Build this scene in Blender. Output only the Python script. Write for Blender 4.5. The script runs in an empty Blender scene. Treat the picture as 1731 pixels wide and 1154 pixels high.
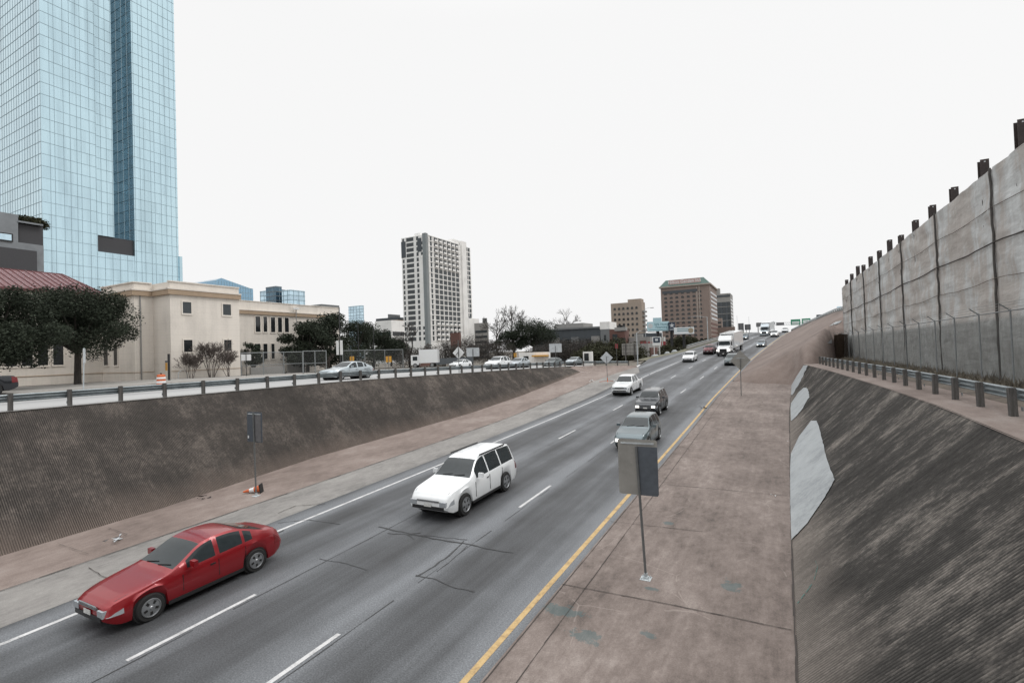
import bpy, math, random
from mathutils import Vector, Matrix
R = math.radians
rnd = random.Random(7)
S = bpy.context.scene
COL = S.collection

# ------------------------------------------------------------------ camera
F_PX, W_PX = 845.0, 1731.0
CX, CY = 865.5, 577.0
YAW, PITCH, ROLL = R(27.99), R(1.1235), R(1.9106)
f0 = Vector((-math.sin(YAW), math.cos(YAW), 0)); r0 = Vector((math.cos(YAW), math.sin(YAW), 0)); u0 = Vector((0, 0, 1))
FW = f0*math.cos(PITCH) + u0*math.sin(PITCH); up_ = -f0*math.sin(PITCH) + u0*math.cos(PITCH)
RT = r0*math.cos(ROLL) - up_*math.sin(ROLL); UP = r0*math.sin(ROLL) + up_*math.cos(ROLL)
cd = bpy.data.cameras.new('camera'); cam = bpy.data.objects.new('camera', cd); COL.objects.link(cam)
cd.sensor_fit = 'HORIZONTAL'; cd.sensor_width = 36; cd.lens = 36*F_PX/W_PX
cd.clip_start = 0.1; cd.clip_end = 6000
m3 = Matrix((RT, UP, -FW)).transposed()
cam.matrix_world = m3.to_4x4()
S.camera = cam

# ------------------------------------------------------------------ sky, sun, exposure
wd = bpy.data.worlds.new('World'); S.world = wd; wd.use_nodes = True
nt = wd.node_tree; nt.nodes.clear()
def N(t, typ, **kw):
    n = t.nodes.new(typ)
    for k, v in kw.items(): setattr(n, k, v)
    return n
SUN_EL, SUN_ROT = R(50), R(62)
sky = N(nt, 'ShaderNodeTexSky', sky_type='NISHITA', sun_disc=False, sun_elevation=SUN_EL, sun_rotation=SUN_ROT)
sky.dust_density = 4.0
hs = N(nt, 'ShaderNodeHueSaturation'); hs.inputs['Saturation'].default_value = 0.15
tc = N(nt, 'ShaderNodeTexCoord'); sx = N(nt, 'ShaderNodeSeparateXYZ')
mr = N(nt, 'ShaderNodeMapRange'); mr.interpolation_type = 'SMOOTHSTEP'
mr.inputs['From Min'].default_value = .55; mr.inputs['From Max'].default_value = 1.0
mr.inputs['To Min'].default_value = 9.5; mr.inputs['To Max'].default_value = 24.0
cl = N(nt, 'ShaderNodeCombineColor'); mx = N(nt, 'ShaderNodeMix', data_type='RGBA'); mx.inputs['Factor'].default_value = .97
bg = N(nt, 'ShaderNodeBackground'); bg.inputs['Strength'].default_value = 0.1
ow = N(nt, 'ShaderNodeOutputWorld')
L = nt.links.new
L(sky.outputs[0], hs.inputs['Color']); L(tc.outputs['Generated'], sx.inputs[0]); L(sx.outputs['Z'], mr.inputs['Value'])
for i in range(3): L(mr.outputs[0], cl.inputs[i])
L(hs.outputs[0], mx.inputs['A']); L(cl.outputs[0], mx.inputs['B']); L(mx.outputs['Result'], bg.inputs['Color']); L(bg.outputs[0], ow.inputs[0])
sd = bpy.data.lights.new('sun', 'SUN'); sd.energy = 0.85; sd.angle = R(20); sd.color = (1, .97, .93)
so = bpy.data.objects.new('sun', sd); COL.objects.link(so)
so.rotation_euler = Vector((math.sin(SUN_ROT)*math.cos(SUN_EL), math.cos(SUN_ROT)*math.cos(SUN_EL), math.sin(SUN_EL))).to_track_quat('Z', 'Y').to_euler()
S.view_settings.view_transform = 'Standard'; S.view_settings.look = 'None'
S.view_settings.exposure = 0.0; S.view_settings.gamma = 1.0
S.render.engine = 'CYCLES'; S.cycles.max_bounces = 5; S.cycles.diffuse_bounces = 3

# ------------------------------------------------------------------ survey helpers: direction through a photo pixel, met with a real plane
def ray(x, y): return (RT*(x-CX) - UP*(y-CY))/F_PX + FW
def at_z(x, y, z): d = ray(x, y); return d*(z/d.z)
def at_x(x, y, c): d = ray(x, y); return d*(c/d.x)
def at_y(x, y, s): d = ray(x, y); return d*(s/d.y)
def at_d(x, y, D): return ray(x, y)*D
def interp(pts, s):
    if s <= pts[0][0]: 
        a, b = pts[0], pts[1]
        return a[1] + (b[1]-a[1])*(s-a[0])/(b[0]-a[0])
    for i in range(len(pts)-1):
        a, b = pts[i], pts[i+1]
        if s <= b[0]:
            t = (s-a[0])/(b[0]-a[0]); h = b[0]-a[0]
            m0 = ((b[1]-a[1])/h if i == 0 else (b[1]-pts[i-1][1])/(b[0]-pts[i-1][0]))
            m1 = ((b[1]-a[1])/h if i == len(pts)-2 else (pts[i+2][1]-a[1])/(pts[i+2][0]-a[0]))
            return (2*t**3-3*t*t+1)*a[1]+(t**3-2*t*t+t)*h*m0+(-2*t**3+3*t*t)*b[1]+(t**3-t*t)*h*m1
    a, b = pts[-2], pts[-1]
    return b[1] + (b[1]-a[1])*(s-b[0])/(b[0]-a[0])
def lin(pts, s):
    if s <= pts[0][0]: return pts[0][1]
    for a, b in zip(pts, pts[1:]):
        if s <= b[0]: return a[1]+(b[1]-a[1])*(s-a[0])/(b[0]-a[0])
    return pts[-1][1]
ZB = [(-40, -7.74), (0, -6.618), (33, -5.69), (42, -5.40), (54.5, -4.9), (66.7, -4.23), (79, -3.55), (93, -2.8), (127, -.8), (168, 1.6), (198, 3.3), (215, 3.9), (235, 4.15), (260, 4.0), (300, 3.4)]
DX = [(-40, 0), (40, 0), (52, .03), (66.7, .42), (79, .84), (93, 1.35), (127, 3.5), (168, 6.3), (198, 8.9), (215, 10.3), (300, 17)]
def dxf(s): return interp(DX, s)
def roadz(c, s):
    e = -.03*min(1, max(0, (s-50)/20)); return interp(ZB, s) + e*(c-(-9.2+dxf(s)))
def zs(s): return lin([(27, -1.80), (42, -2.03), (60, -2.33), (77, -2.68), (90, -2.95), (110, -3.2)], s)    # street level on the left
def zr(s): return -2.13 - .005*max(0, s-20)
YEL, WHT = -5.64, -16.4
def on_road(x, y, it=12):
    d = ray(x, y); t = -6.6/d.z if d.z < 0 else 100
    lo, hi = 5, 400
    for _ in range(60):
        m = (lo+hi)/2; p = d*m
        if p.z > roadz(p.x, p.y): lo = m
        else: hi = m
    return d*lo

# ------------------------------------------------------------------ mesh helpers
class MB:
    def __init__(s): s.v = []; s.f = []; s.uv = {}; s.sm = False
    def quad(s, a, b, c, d, uv=None):
        i = len(s.v); s.v += [tuple(a), tuple(b), tuple(c), tuple(d)]; s.f.append((i, i+1, i+2, i+3))
        if uv: s.uv[len(s.f)-1] = uv
        return s
    def poly(s, pts):
        i = len(s.v); s.v += [tuple(p) for p in pts]; s.f.append(tuple(range(i, i+len(pts)))); return s
    def box(s, x0, x1, y0, y1, z0, z1, M=None):
        P = [Vector((x, y, z)) for z in (z0, z1) for y in (y0, y1) for x in (x0, x1)]
        if M: P = [M @ p for p in P]
        i = len(s.v); s.v += [tuple(p) for p in P]
        for q in ((0, 2, 3, 1), (4, 5, 7, 6), (0, 1, 5, 4), (2, 6, 7, 3), (0, 4, 6, 2), (1, 3, 7, 5)): s.f.append(tuple(i+k for k in q))
        return s
    def beam(s, p, q, w, h, upv=(0, 0, 1)):
        p, q = Vector(p), Vector(q); d = (q-p).normalized(); r = d.cross(Vector(upv))
        if r.length < 1e-4: r = d.cross(Vector((0, 1, 0)))
        r.normalize(); u = r.cross(d)
        i = len(s.v)
        for e in (p, q):
            for a, b in ((-1, -1), (1, -1), (1, 1), (-1, 1)): s.v.append(tuple(e+r*(a*w/2)+u*(b*h/2)))
        for k in range(4): s.f.append((i+k, i+(k+1) % 4, i+4+(k+1) % 4, i+4+k))
        s.f.append((i+3, i+2, i+1, i)); s.f.append((i+4, i+5, i+6, i+7)); return s
    def tube(s, p, q, r1, r2=None, n=8, cap=True):
        p, q = Vector(p), Vector(q); r2 = r1 if r2 is None else r2; d = (q-p).normalized()
        a = d.orthogonal().normalized(); b = d.cross(a); i = len(s.v)
        for e, r in ((p, r1), (q, r2)):
            for k in range(n):
                t = 2*math.pi*k/n; s.v.append(tuple(e+a*(math.cos(t)*r)+b*(math.sin(t)*r)))
        for k in range(n): s.f.append((i+k, i+(k+1) % n, i+n+(k+1) % n, i+n+k))
        if cap: s.f.append(tuple(i+n-1-k for k in range(n))); s.f.append(tuple(i+n+k for k in range(n)))
        return s
    def lathe(s, prof, n=20, M=None):          # prof (r, z) about z
        i = len(s.v); M = M or Matrix()
        for r, z in prof:
            for k in range(n):
                t = 2*math.pi*k/n; s.v.append(tuple(M @ Vector((r*math.cos(t), r*math.sin(t), z))))
        for j in range(len(prof)-1):
            for k in range(n): s.f.append((i+j*n+k, i+j*n+(k+1) % n, i+(j+1)*n+(k+1) % n, i+(j+1)*n+k))
        s.f.append(tuple(i+n-1-k for k in range(n))); s.f.append(tuple(i+(len(prof)-1)*n+k for k in range(n))); return s
    def prism(s, pts, off):                      # polygon pts (Vectors) extruded by off
        off = Vector(off); n = len(pts); i = len(s.v); s.v += [tuple(Vector(p)) for p in pts]+[tuple(Vector(p)+off) for p in pts]
        s.f.append(tuple(range(i, i+n))[::-1]); s.f.append(tuple(range(i+n, i+2*n)))
        for k in range(n): s.f.append((i+k, i+(k+1) % n, i+n+(k+1) % n, i+n+k))
        return s
    def grid(s, rows, uvf=None):
        i = len(s.v); m = len(rows[0]); s.v += [tuple(p) for r in rows for p in r]
        for a in range(len(rows)-1):
            for b in range(m-1):
                s.f.append((i+a*m+b, i+a*m+b+1, i+(a+1)*m+b+1, i+(a+1)*m+b))
                if uvf: s.uv[len(s.f)-1] = [uvf(a, b), uvf(a, b+1), uvf(a+1, b+1), uvf(a+1, b)]
        return s
    def build(s, name, m, parent=None, loc=None, smooth=False, label=None):
        me = bpy.data.meshes.new(name); me.from_pydata(s.v, [], s.f)
        if s.uv:
            ul = me.uv_layers.new(name='UVMap'); 
            for pi, us in s.uv.items():
                p = me.polygons[pi]
                for k, li in enumerate(p.loop_indices): ul.data[li].uv = us[k]
        me.materials.append(m)
        if smooth:
            for p in me.polygons: p.use_smooth = True
        me.update()
        o = bpy.data.objects.new(name, me); COL.objects.link(o)
        if parent: o.parent = parent
        if loc is not None: o.location = loc
        if label: o['label'] = label
        return o
def tag(o, label=None, cat=None, group=None, kind=None):
    if label: o['label'] = label
    if cat: o['category'] = cat
    if group: o['group'] = group
    if kind: o['kind'] = kind
    return o
def empty(name, loc=(0, 0, 0), rz=0.0, label=None, cat=None, group=None):
    o = bpy.data.objects.new(name, None); COL.objects.link(o); o.location = loc; o.rotation_euler = (0, 0, rz); o.empty_display_size = .3
    return tag(o, label, cat, group)
KIDS = {}
def copy_tree(o, parent=None):
    c = o.copy(); COL.objects.link(c)
    if parent: c.parent = parent
    for ch in [x for x in bpy.data.objects if x.parent == o]: copy_tree(ch, c)
    return c

# ------------------------------------------------------------------ materials
def newmat(name):
    m = bpy.data.materials.new(name); m.use_nodes = True; t = m.node_tree; return m, t, t.nodes['Principled BSDF']
def ramp(t, stops):
    r = N(t, 'ShaderNodeValToRGB'); e = r.color_ramp.elements
    while len(e) < len(stops): e.new(.5)
    for k, (p, c) in enumerate(stops): e[k].position = p; e[k].color = (*c, 1) if len(c) == 3 else c
    return r
def noise(t, vec, scale, detail=5, rough=.6, sc=None):
    n = N(t, 'ShaderNodeTexNoise'); n.inputs['Scale'].default_value = scale; n.inputs['Detail'].default_value = detail; n.inputs['Roughness'].default_value = rough
    if sc:
        mp = N(t, 'ShaderNodeMapping'); mp.inputs['Scale'].default_value = sc; t.links.new(vec, mp.inputs[0]); vec = mp.outputs[0]
    t.links.new(vec, n.inputs['Vector']); return n.outputs['Fac']
def mixc(t, f, a, b, bt='MIX'):
    m = N(t, 'ShaderNodeMix', data_type='RGBA', blend_type=bt)
    for s_, v in (('Factor', f), ('A', a), ('B', b)):
        if hasattr(v, 'links'): t.links.new(v, m.inputs[s_])
        elif isinstance(v, (int, float)): m.inputs[s_].default_value = v
        else: m.inputs[s_].default_value = (*v, 1)
    return m.outputs['Result']
def mth(t, op, a, b=None, c=None):
    m = N(t, 'ShaderNodeMath', operation=op)
    for i, v in enumerate((a, b, c)):
        if v is None: continue
        if hasattr(v, 'links'): t.links.new(v, m.inputs[i])
        else: m.inputs[i].default_value = v
    return m.outputs[0]
def bump(t, p, h, strength, dist=.02):
    b = N(t, 'ShaderNodeBump'); b.inputs['Strength'].default_value = strength; b.inputs['Distance'].default_value = dist
    t.links.new(h, b.inputs['Height']); t.links.new(b.outputs[0], p.inputs['Normal'])
def plain(name, col, rough=.6, metal=0., var=.15, scale=6., coat=0., spec=.5):
    m, t, p = newmat(name); tcn = N(t, 'ShaderNodeTexCoord')
    n = noise(t, tcn.outputs['Object'], scale, 4)
    r = ramp(t, [(.3, tuple(c*(1-var) for c in col)), (.7, tuple(min(1, c*(1+var)) for c in col))])
    t.links.new(n, r.inputs[0]); t.links.new(r.outputs[0], p.inputs['Base Color'])
    p.inputs['Roughness'].default_value = rough; p.inputs['Metallic'].default_value = metal; p.inputs['Coat Weight'].default_value = coat
    p.inputs['Specular IOR Level'].default_value = spec
    return m
def weathered(name, cols, scales=(1., 8.), rough=.85, bumps=.3, sc=None, coord='Object', speck=.0, fine=40.):
    m, t, p = newmat(name); tcn = N(t, 'ShaderNodeTexCoord'); v = tcn.outputs[coord]
    a = noise(t, v, scales[0], 6, .65, sc); b = noise(t, v, scales[1], 6, .7, sc)
    k = mth(t, 'ADD', mth(t, 'MULTIPLY', a, .62), mth(t, 'MULTIPLY', b, .38))
    n_ = len(cols); r = ramp(t, [(.36+.28*i/(n_-1), c) for i, c in enumerate(cols)]); t.links.new(k, r.inputs[0])
    col = r.outputs[0]
    fn = noise(t, v, fine, 3, .7)
    if speck: 
        rr = ramp(t, [(.3, (1-speck,)*3), (.7, (1+speck,)*3)]); t.links.new(fn, rr.inputs[0]); col = mixc(t, 1., col, rr.outputs[0], 'MULTIPLY')
    t.links.new(col, p.inputs['Base Color']); p.inputs['Roughness'].default_value = rough
    if bumps: bump(t, p, mth(t, 'ADD', fn, b), bumps, .01)
    return m, t, p, v
def M_(x): return x[0]

# asphalt with wheel tracks, UV = (lateral m, along m)
def asphalt_freeway():
    m, t, p = newmat('freeway_asphalt'); tcn = N(t, 'ShaderNodeTexCoord'); uv = tcn.outputs['UV']
    sp = N(t, 'ShaderNodeSeparateXYZ'); t.links.new(uv, sp.inputs[0])
    w = noise(t, uv, 1.0, 3, .5, (.5, .03, 1))
    # two wheel tracks per 3.6 m lane : cos with 1.8 m period
    ph = mth(t, 'MULTIPLY', mth(t, 'ADD', sp.outputs[0], mth(t, 'MULTIPLY', w, .7)), 2*math.pi/1.8)
    cs = mth(t, 'MULTIPLY', mth(t, 'COSINE', ph), .5)
    ph2 = mth(t, 'MULTIPLY', mth(t, 'ADD', sp.outputs[0], mth(t, 'ADD', 16.4-1.8, mth(t, 'MULTIPLY', w, .5))), 2*math.pi/3.6)
    c2 = mth(t, 'MULTIPLY', mth(t, 'COSINE', ph2), .5)
    big = noise(t, uv, 1.0, 4, .6, (.9, .05, 1)); pat = noise(t, uv, .35, 5, .6)
    k = mth(t, 'ADD', mth(t, 'MULTIPLY', cs, .13), mth(t, 'ADD', mth(t, 'MULTIPLY', big, .75), mth(t, 'SUBTRACT', mth(t, 'MULTIPLY', pat, .35), mth(t, 'MULTIPLY', c2, .24))))
    r = ramp(t, [(.28, (.032, .032, .033)), (.50, (.074, .077, .082)), (.76, (.155, .163, .174))]); t.links.new(k, r.inputs[0])
    sp1 = noise(t, uv, 26, 2, .8); rr = ramp(t, [(.3, (.62,)*3), (.5, (.98,)*3), (.72, (1.5,)*3)]); t.links.new(sp1, rr.inputs[0])
    col = mixc(t, 1., r.outputs[0], rr.outputs[0], 'MULTIPLY')
    t.links.new(col, p.inputs['Base Color']); p.inputs['Roughness'].default_value = .62; p.inputs['Specular IOR Level'].default_value = .35
    bump(t, p, sp1, .35, .01); return m
def ribbed(name, dark, mid, light, low, streak, dens, lowamt=1.0, pitch=.1, s0=0., lowh=.55, sc=((.55, 1.6), (2.6, 2.2), (9., 5.))):
    # UV: u = metres along the wall, v = 0..1 from toe to top
    m, t, p = newmat(name); tcn = N(t, 'ShaderNodeTexCoord'); uv = tcn.outputs['UV']
    sp = N(t, 'ShaderNodeSeparateXYZ'); t.links.new(uv, sp.inputs[0])
    a = noise(t, uv, 1.0, 7, .68, (*sc[0], 1)); b = noise(t, uv, 1.0, 8, .75, (*sc[1], 1)); c = noise(t, uv, 1.0, 5, .8, (*sc[2], 1))
    st = noise(t, uv, 1.0, 4, .7, (11., .8, 1))
    k = mth(t, 'ADD', mth(t, 'ADD', mth(t, 'MULTIPLY', a, .42), mth(t, 'MULTIPLY', b, .26)), mth(t, 'ADD', mth(t, 'MULTIPLY', st, streak), mth(t, 'MULTIPLY', c, .32-streak)))
    r = ramp(t, [(.38+dens, dark), (.49+dens, mid), (.60+dens, light)]); t.links.new(k, r.inputs[0])
    edge = noise(t, uv, 1.0, 6, .7, (.8, .5, 1))
    lo = mth(t, 'SUBTRACT', mth(t, 'MULTIPLY', edge, lowh), sp.outputs[1])
    lm = N(t, 'ShaderNodeMapRange'); lm.inputs['From Min'].default_value = -.05; lm.inputs['From Max'].default_value = .28; lm.inputs['To Max'].default_value = lowamt; t.links.new(lo, lm.inputs['Value'])
    col = mixc(t, lm.outputs[0], r.outputs[0], low)
    fn = noise(t, uv, 60, 3, .8); rr = ramp(t, [(.3, (.75,)*3), (.7, (1.28,)*3)]); t.links.new(fn, rr.inputs[0])
    col = mixc(t, 1., col, rr.outputs[0], 'MULTIPLY')
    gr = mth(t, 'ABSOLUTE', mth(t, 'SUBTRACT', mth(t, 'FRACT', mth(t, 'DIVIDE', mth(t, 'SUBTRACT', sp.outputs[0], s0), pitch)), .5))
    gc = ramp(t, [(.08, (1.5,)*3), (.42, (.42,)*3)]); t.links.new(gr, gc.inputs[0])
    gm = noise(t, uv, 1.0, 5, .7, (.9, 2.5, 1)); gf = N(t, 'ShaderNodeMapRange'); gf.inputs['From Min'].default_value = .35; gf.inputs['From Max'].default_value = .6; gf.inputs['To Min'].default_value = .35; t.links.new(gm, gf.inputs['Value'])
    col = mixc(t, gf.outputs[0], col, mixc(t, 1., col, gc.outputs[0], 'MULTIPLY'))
    t.links.new(col, p.inputs['Base Color']); p.inputs['Roughness'].default_value = .9; p.inputs['Specular IOR Level'].default_value = .2
    bump(t, p, fn, .3, .01); return m
MT = {}
MT['asphalt'] = asphalt_freeway()
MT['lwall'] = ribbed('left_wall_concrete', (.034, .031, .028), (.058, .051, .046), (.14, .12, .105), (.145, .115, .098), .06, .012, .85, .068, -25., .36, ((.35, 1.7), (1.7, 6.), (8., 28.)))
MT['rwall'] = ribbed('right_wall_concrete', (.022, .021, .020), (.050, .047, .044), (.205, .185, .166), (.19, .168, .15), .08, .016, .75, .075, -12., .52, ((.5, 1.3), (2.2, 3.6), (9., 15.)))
MT['shoulder'] = M_(weathered('shoulder_concrete', [(.13, .125, .118), (.20, .19, .18), (.26, .25, .235)], (.5, 5), sc=(1, .5, 1), speck=.18))
def apron_mat():
    m, t, p, v = weathered('apron_concrete', [(.12, .092, .080), (.17, .132, .115), (.215, .172, .152), (.26, .222, .20)], (.28, 2.2), sc=(1, .55, 1), speck=.2, fine=30)
    return m
MT['apron'] = apron_mat()
def apron_near():
    m, t, p = newmat('median_concrete'); tcn = N(t, 'ShaderNodeTexCoord'); v = tcn.outputs['Object']
    a = noise(t, v, .4, 7, .7, (1, .6, 1)); b = noise(t, v, 3.6, 9, .8, (1, .6, 1)); s_ = noise(t, v, 1, 5, .7, (3.0, .25, 1))
    k = mth(t, 'ADD', mth(t, 'MULTIPLY', a, .42), mth(t, 'ADD', mth(t, 'MULTIPLY', b, .38), mth(t, 'MULTIPLY', s_, .20)))
    r = ramp(t, [(.37, (.075, .062, .056)), (.45, (.138, .112, .100)), (.53, (.192, .158, .142)), (.63, (.28, .24, .218))]); t.links.new(k, r.inputs[0])
    fn = noise(t, v, 34, 4, .8); rr = ramp(t, [(.3, (.78,)*3), (.7, (1.25,)*3)]); t.links.new(fn, rr.inputs[0])
    col = mixc(t, 1., r.outputs[0], rr.outputs[0], 'MULTIPLY')
    # scratches
    vo = N(t, 'ShaderNodeTexVoronoi', feature='DISTANCE_TO_EDGE'); vo.inputs['Scale'].default_value = .55
    wv = N(t, 'ShaderNodeMix', data_type='VECTOR'); wv.inputs['Factor'].default_value = .25
    nn = N(t, 'ShaderNodeTexNoise'); nn.inputs['Scale'].default_value = .9; t.links.new(v, nn.inputs['Vector'])
    t.links.new(v, wv.inputs[4]); t.links.new(nn.outputs['Color'], wv.inputs[5]); t.links.new(wv.outputs[1], vo.inputs['Vector'])
    lt = mth(t, 'LESS_THAN', vo.outputs['Distance'], .006); gate = mth(t, 'GREATER_THAN', noise(t, v, .6, 3), .56)
    col = mixc(t, mth(t, 'MULTIPLY', mth(t, 'MULTIPLY', lt, gate), .3), col, (.36, .31, .28))
    # faded teal spray paint
    def spot(x, y, z, r1, sx_, sy_, lvl):
        mp = N(t, 'ShaderNodeMapping', vector_type='TEXTURE'); mp.inputs['Location'].default_value = (x, y, z); mp.inputs['Scale'].default_value = (sx_, sy_, 3); t.links.new(v, mp.inputs[0])
        ln = N(t, 'ShaderNodeVectorMath', operation='LENGTH'); t.links.new(mp.outputs[0], ln.inputs[0])
        q = mth(t, 'SUBTRACT', 1., ln.outputs['Value']); nz = noise(t, v, 2.6, 6, .8)
        return mth(t, 'GREATER_THAN', mth(t, 'ADD', mth(t, 'MULTIPLY', q, .35), nz), lvl)
    for (px, py, a_, b_, lv) in ((945, 1030, .8, .28, .60), (985, 1075, .55, .35, .64), (1095, 1072, .3, .22, .66), (1100, 995, .25, .12, .62), (1130, 885, .3, .3, .68), (1235, 990, .5, .5, .69)):
        q = at_z(px, py, 0) if False else on_road(px, py)
        col = mixc(t, mth(t, 'MULTIPLY', spot(q.x, q.y, q.z, 1, a_, b_, lv), .5), col, (.055, .11, .118))
    t.links.new(col, p.inputs['Base Color']); p.inputs['Roughness'].default_value = .85; p.inputs['Specular IOR Level'].default_value = .3
    bump(t, p, mth(t, 'ADD', fn, b), .3, .01); return m
MT['median'] = apron_near()
MT['earth'] = M_(weathered('embankment_gunite', [(.098, .073, .063), (.142, .108, .093), (.178, .138, .12), (.215, .175, .155)], (.12, .9), speck=.14, fine=12, bumps=.5))
MT['street'] = M_(weathered('street_asphalt', [(.24, .24, .24), (.32, .32, .32), (.38, .38, .375)], (.2, 4), sc=(1, .2, 1), speck=.12))
MT['sidewalk'] = M_(weathered('sidewalk_concrete', [(.22, .21, .195), (.32, .305, .285)], (.6, 6), speck=.12))
MT['ground'] = M_(weathered('ground_soil', [(.07, .062, .05), (.12, .105, .085), (.19, .175, .155)], (.05, .8), speck=.2, fine=6))
MT['dirt'] = M_(weathered('dirt_weeds', [(.06, .05, .04), (.11, .09, .072), (.17, .14, .11)], (1.2, 9), speck=.25))
MT['verge'] = M_(weathered('verge_grass', [(.05, .058, .03), (.11, .105, .065), (.18, .165, .12)], (1., 7), speck=.25, fine=14))
MT['white_paint'] = M_(weathered('worn_white_paint', [(.30, .30, .30), (.50, .50, .50), (.58, .58, .58)], (3, 18), speck=.15, bumps=0))
MT['yellow_paint'] = M_(weathered('worn_yellow_paint', [(.26, .18, .10), (.46, .32, .15), (.52, .38, .19)], (3, 14), speck=.1, bumps=0))
MT['sealant'] = plain('tar_sealant', (.03, .03, .031), .55)
MT['joint'] = plain('dark_joint', (.045, .038, .034), .9)
MT['chalk'] = plain('pale_scuff', (.36, .34, .32), .9)
MT['patch'] = M_(weathered('grey_cover_paint', [(.24, .255, .265), (.33, .35, .36), (.38, .40, .41)], (.7, 5), speck=.08, coord='Object'))
MT['steel'] = M_(weathered('galvanised_steel', [(.30, .33, .345), (.42, .455, .47), (.52, .555, .57)], (2, 12), rough=.5, bumps=0, speck=.1)); MT['steel'].node_tree.nodes['Principled BSDF'].inputs['Metallic'].default_value = 0
MT['railsteel'] = M_(weathered('guardrail_steel', [(.17, .195, .21), (.25, .285, .30), (.34, .375, .39)], (2, 9), rough=.45, bumps=0, speck=.1)); MT['railsteel'].node_tree.nodes['Principled BSDF'].inputs['Metallic'].default_value = .25
MT['fencesteel'] = plain('fence_tube_steel', (.20, .215, .22), .5)
MT['wood'] = M_(weathered('weathered_timber', [(.045, .043, .041), (.085, .081, .077), (.135, .13, .123)], (3, 22), sc=(1, 1, .15), speck=.2))
MT['rust'] = M_(weathered('rusted_steel', [(.018, .014, .014), (.032, .024, .023), (.055, .04, .036)], (2, 14), rough=.75, speck=.2))
MT['signback'] = M_(weathered('sign_back_aluminium', [(.20, .195, .18), (.25, .243, .225), (.29, .283, .262)], (.9, 4), rough=.55, bumps=0))
MT['signdark'] = plain('sign_back_dark', (.075, .088, .105), .5)
MT['signgrey'] = plain('sign_back_grey', (.13, .13, .135), .5)
MT['postgrey'] = plain('grey_sign_post', (.12, .125, .125), .5)
MT['signlight'] = plain('sign_back_pale', (.50, .53, .55), .5)
MT['black'] = plain('black_rubber', (.012, .012, .012), .75)
MT['dark'] = plain('dark_metal', (.02, .021, .023), .5)
MT['white'] = plain('white_enamel', (.72, .73, .73), .45, var=.05)
MT['orange'] = plain('orange_plastic', (.55, .12, .035), .5)
MT['green'] = plain('sign_green', (.012, .20, .11), .4, var=.04)
MT['yellow'] = plain('sign_yellow', (.55, .28, .035), .45)
MT['redd'] = plain('faded_red', (.25, .035, .04), .5)
MT['red'] = plain('sign_red', (.5, .03, .035), .45)
def tarp():
    m, t, p = newmat('tarp_fabric'); tcn = N(t, 'ShaderNodeTexCoord'); uv = tcn.outputs['UV']; sp = N(t, 'ShaderNodeSeparateXYZ'); t.links.new(uv, sp.inputs[0])
    a = noise(t, uv, 1, 5, .6, (.45, .18, 1)); b = noise(t, uv, 1, 7, .7, (1.8, 1.1, 1)); st = noise(t, uv, 1, 4, .6, (2.6, .16, 1))
    k = mth(t, 'ADD', mth(t, 'MULTIPLY', a, .55), mth(t, 'ADD', mth(t, 'MULTIPLY', b, .2), mth(t, 'MULTIPLY', st, .25)))
    r = ramp(t, [(.40, (.38, .345, .32)), (.49, (.43, .405, .38)), (.53, (.47, .475, .47)), (.62, (.58, .60, .60))]); t.links.new(k, r.inputs[0])
    stn = noise(t, uv, 1, 6, .75, (1.1, 1.3, 1)); sm = ramp(t, [(.60, (1, 1, 1)), (.74, (.62, .60, .57))]); t.links.new(stn, sm.inputs[0])
    col = mixc(t, 1., r.outputs[0], sm.outputs[0], 'MULTIPLY')
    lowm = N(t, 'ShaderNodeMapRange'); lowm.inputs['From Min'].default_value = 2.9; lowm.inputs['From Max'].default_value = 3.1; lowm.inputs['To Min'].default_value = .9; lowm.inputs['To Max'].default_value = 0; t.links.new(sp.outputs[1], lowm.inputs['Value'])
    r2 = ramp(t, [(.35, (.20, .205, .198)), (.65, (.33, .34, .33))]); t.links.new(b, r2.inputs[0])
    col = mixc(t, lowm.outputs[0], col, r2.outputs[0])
    t.links.new(col, p.inputs['Base Color']); p.inputs['Roughness'].default_value = .7
    wr = noise(t, uv, 1, 4, .5, (.8, 2.2, 1)); bump(t, p, wr, .6, .12); return m
MT['tarp'] = tarp()
def glassmat(name, col, rough=.12, metal=.75, var=.25, cell=(1.5, 3.4), streak=.3):
    m, t, p = newmat(name); tcn = N(t, 'ShaderNodeTexCoord'); uv = tcn.outputs['UV']
    sn = N(t, 'ShaderNodeVectorMath', operation='SNAP'); sn.inputs[1].default_value = (*cell, 1); t.links.new(uv, sn.inputs[0])
    wn = N(t, 'ShaderNodeTexWhiteNoise'); t.links.new(sn.outputs[0], wn.inputs['Vector'])
    st = noise(t, uv, 1, 3, .6, (.35, .012, 1)); big = noise(t, uv, 1, 4, .6, (.05, .035, 1))
    k = mth(t, 'ADD', mth(t, 'MULTIPLY', wn.outputs[0], var), mth(t, 'ADD', mth(t, 'MULTIPLY', st, streak*1.6), mth(t, 'MULTIPLY', big, .5)))
    r = ramp(t, [(.22, tuple(c*.62 for c in col)), (.55, col), (.85, tuple(min(1, c*1.35) for c in col))]); t.links.new(k, r.inputs[0])
    hz = noise(t, uv, 1, 2, .5, (.03, .03, 1)); col2 = mixc(t, mth(t, 'MULTIPLY', hz, .35), r.outputs[0], tuple((c*.8, c*.9, min(1, c*1.12))[i] for i, c in enumerate(col)))
    t.links.new(col2, p.inputs['Base Color']); p.inputs['Roughness'].default_value = rough; p.inputs['Metallic'].default_value = metal
    bump(t, p, wn.outputs[0], .04, .05); return m
MT['towerglass'] = glassmat('tower_glass', (.45, .59, .635), var=.12, streak=.6)
MT['towershade'] = glassmat('tower_glass_shaded', (.18, .265, .31))  # same glass darkened: the slot's occlusion shade is painted into the colour
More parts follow.
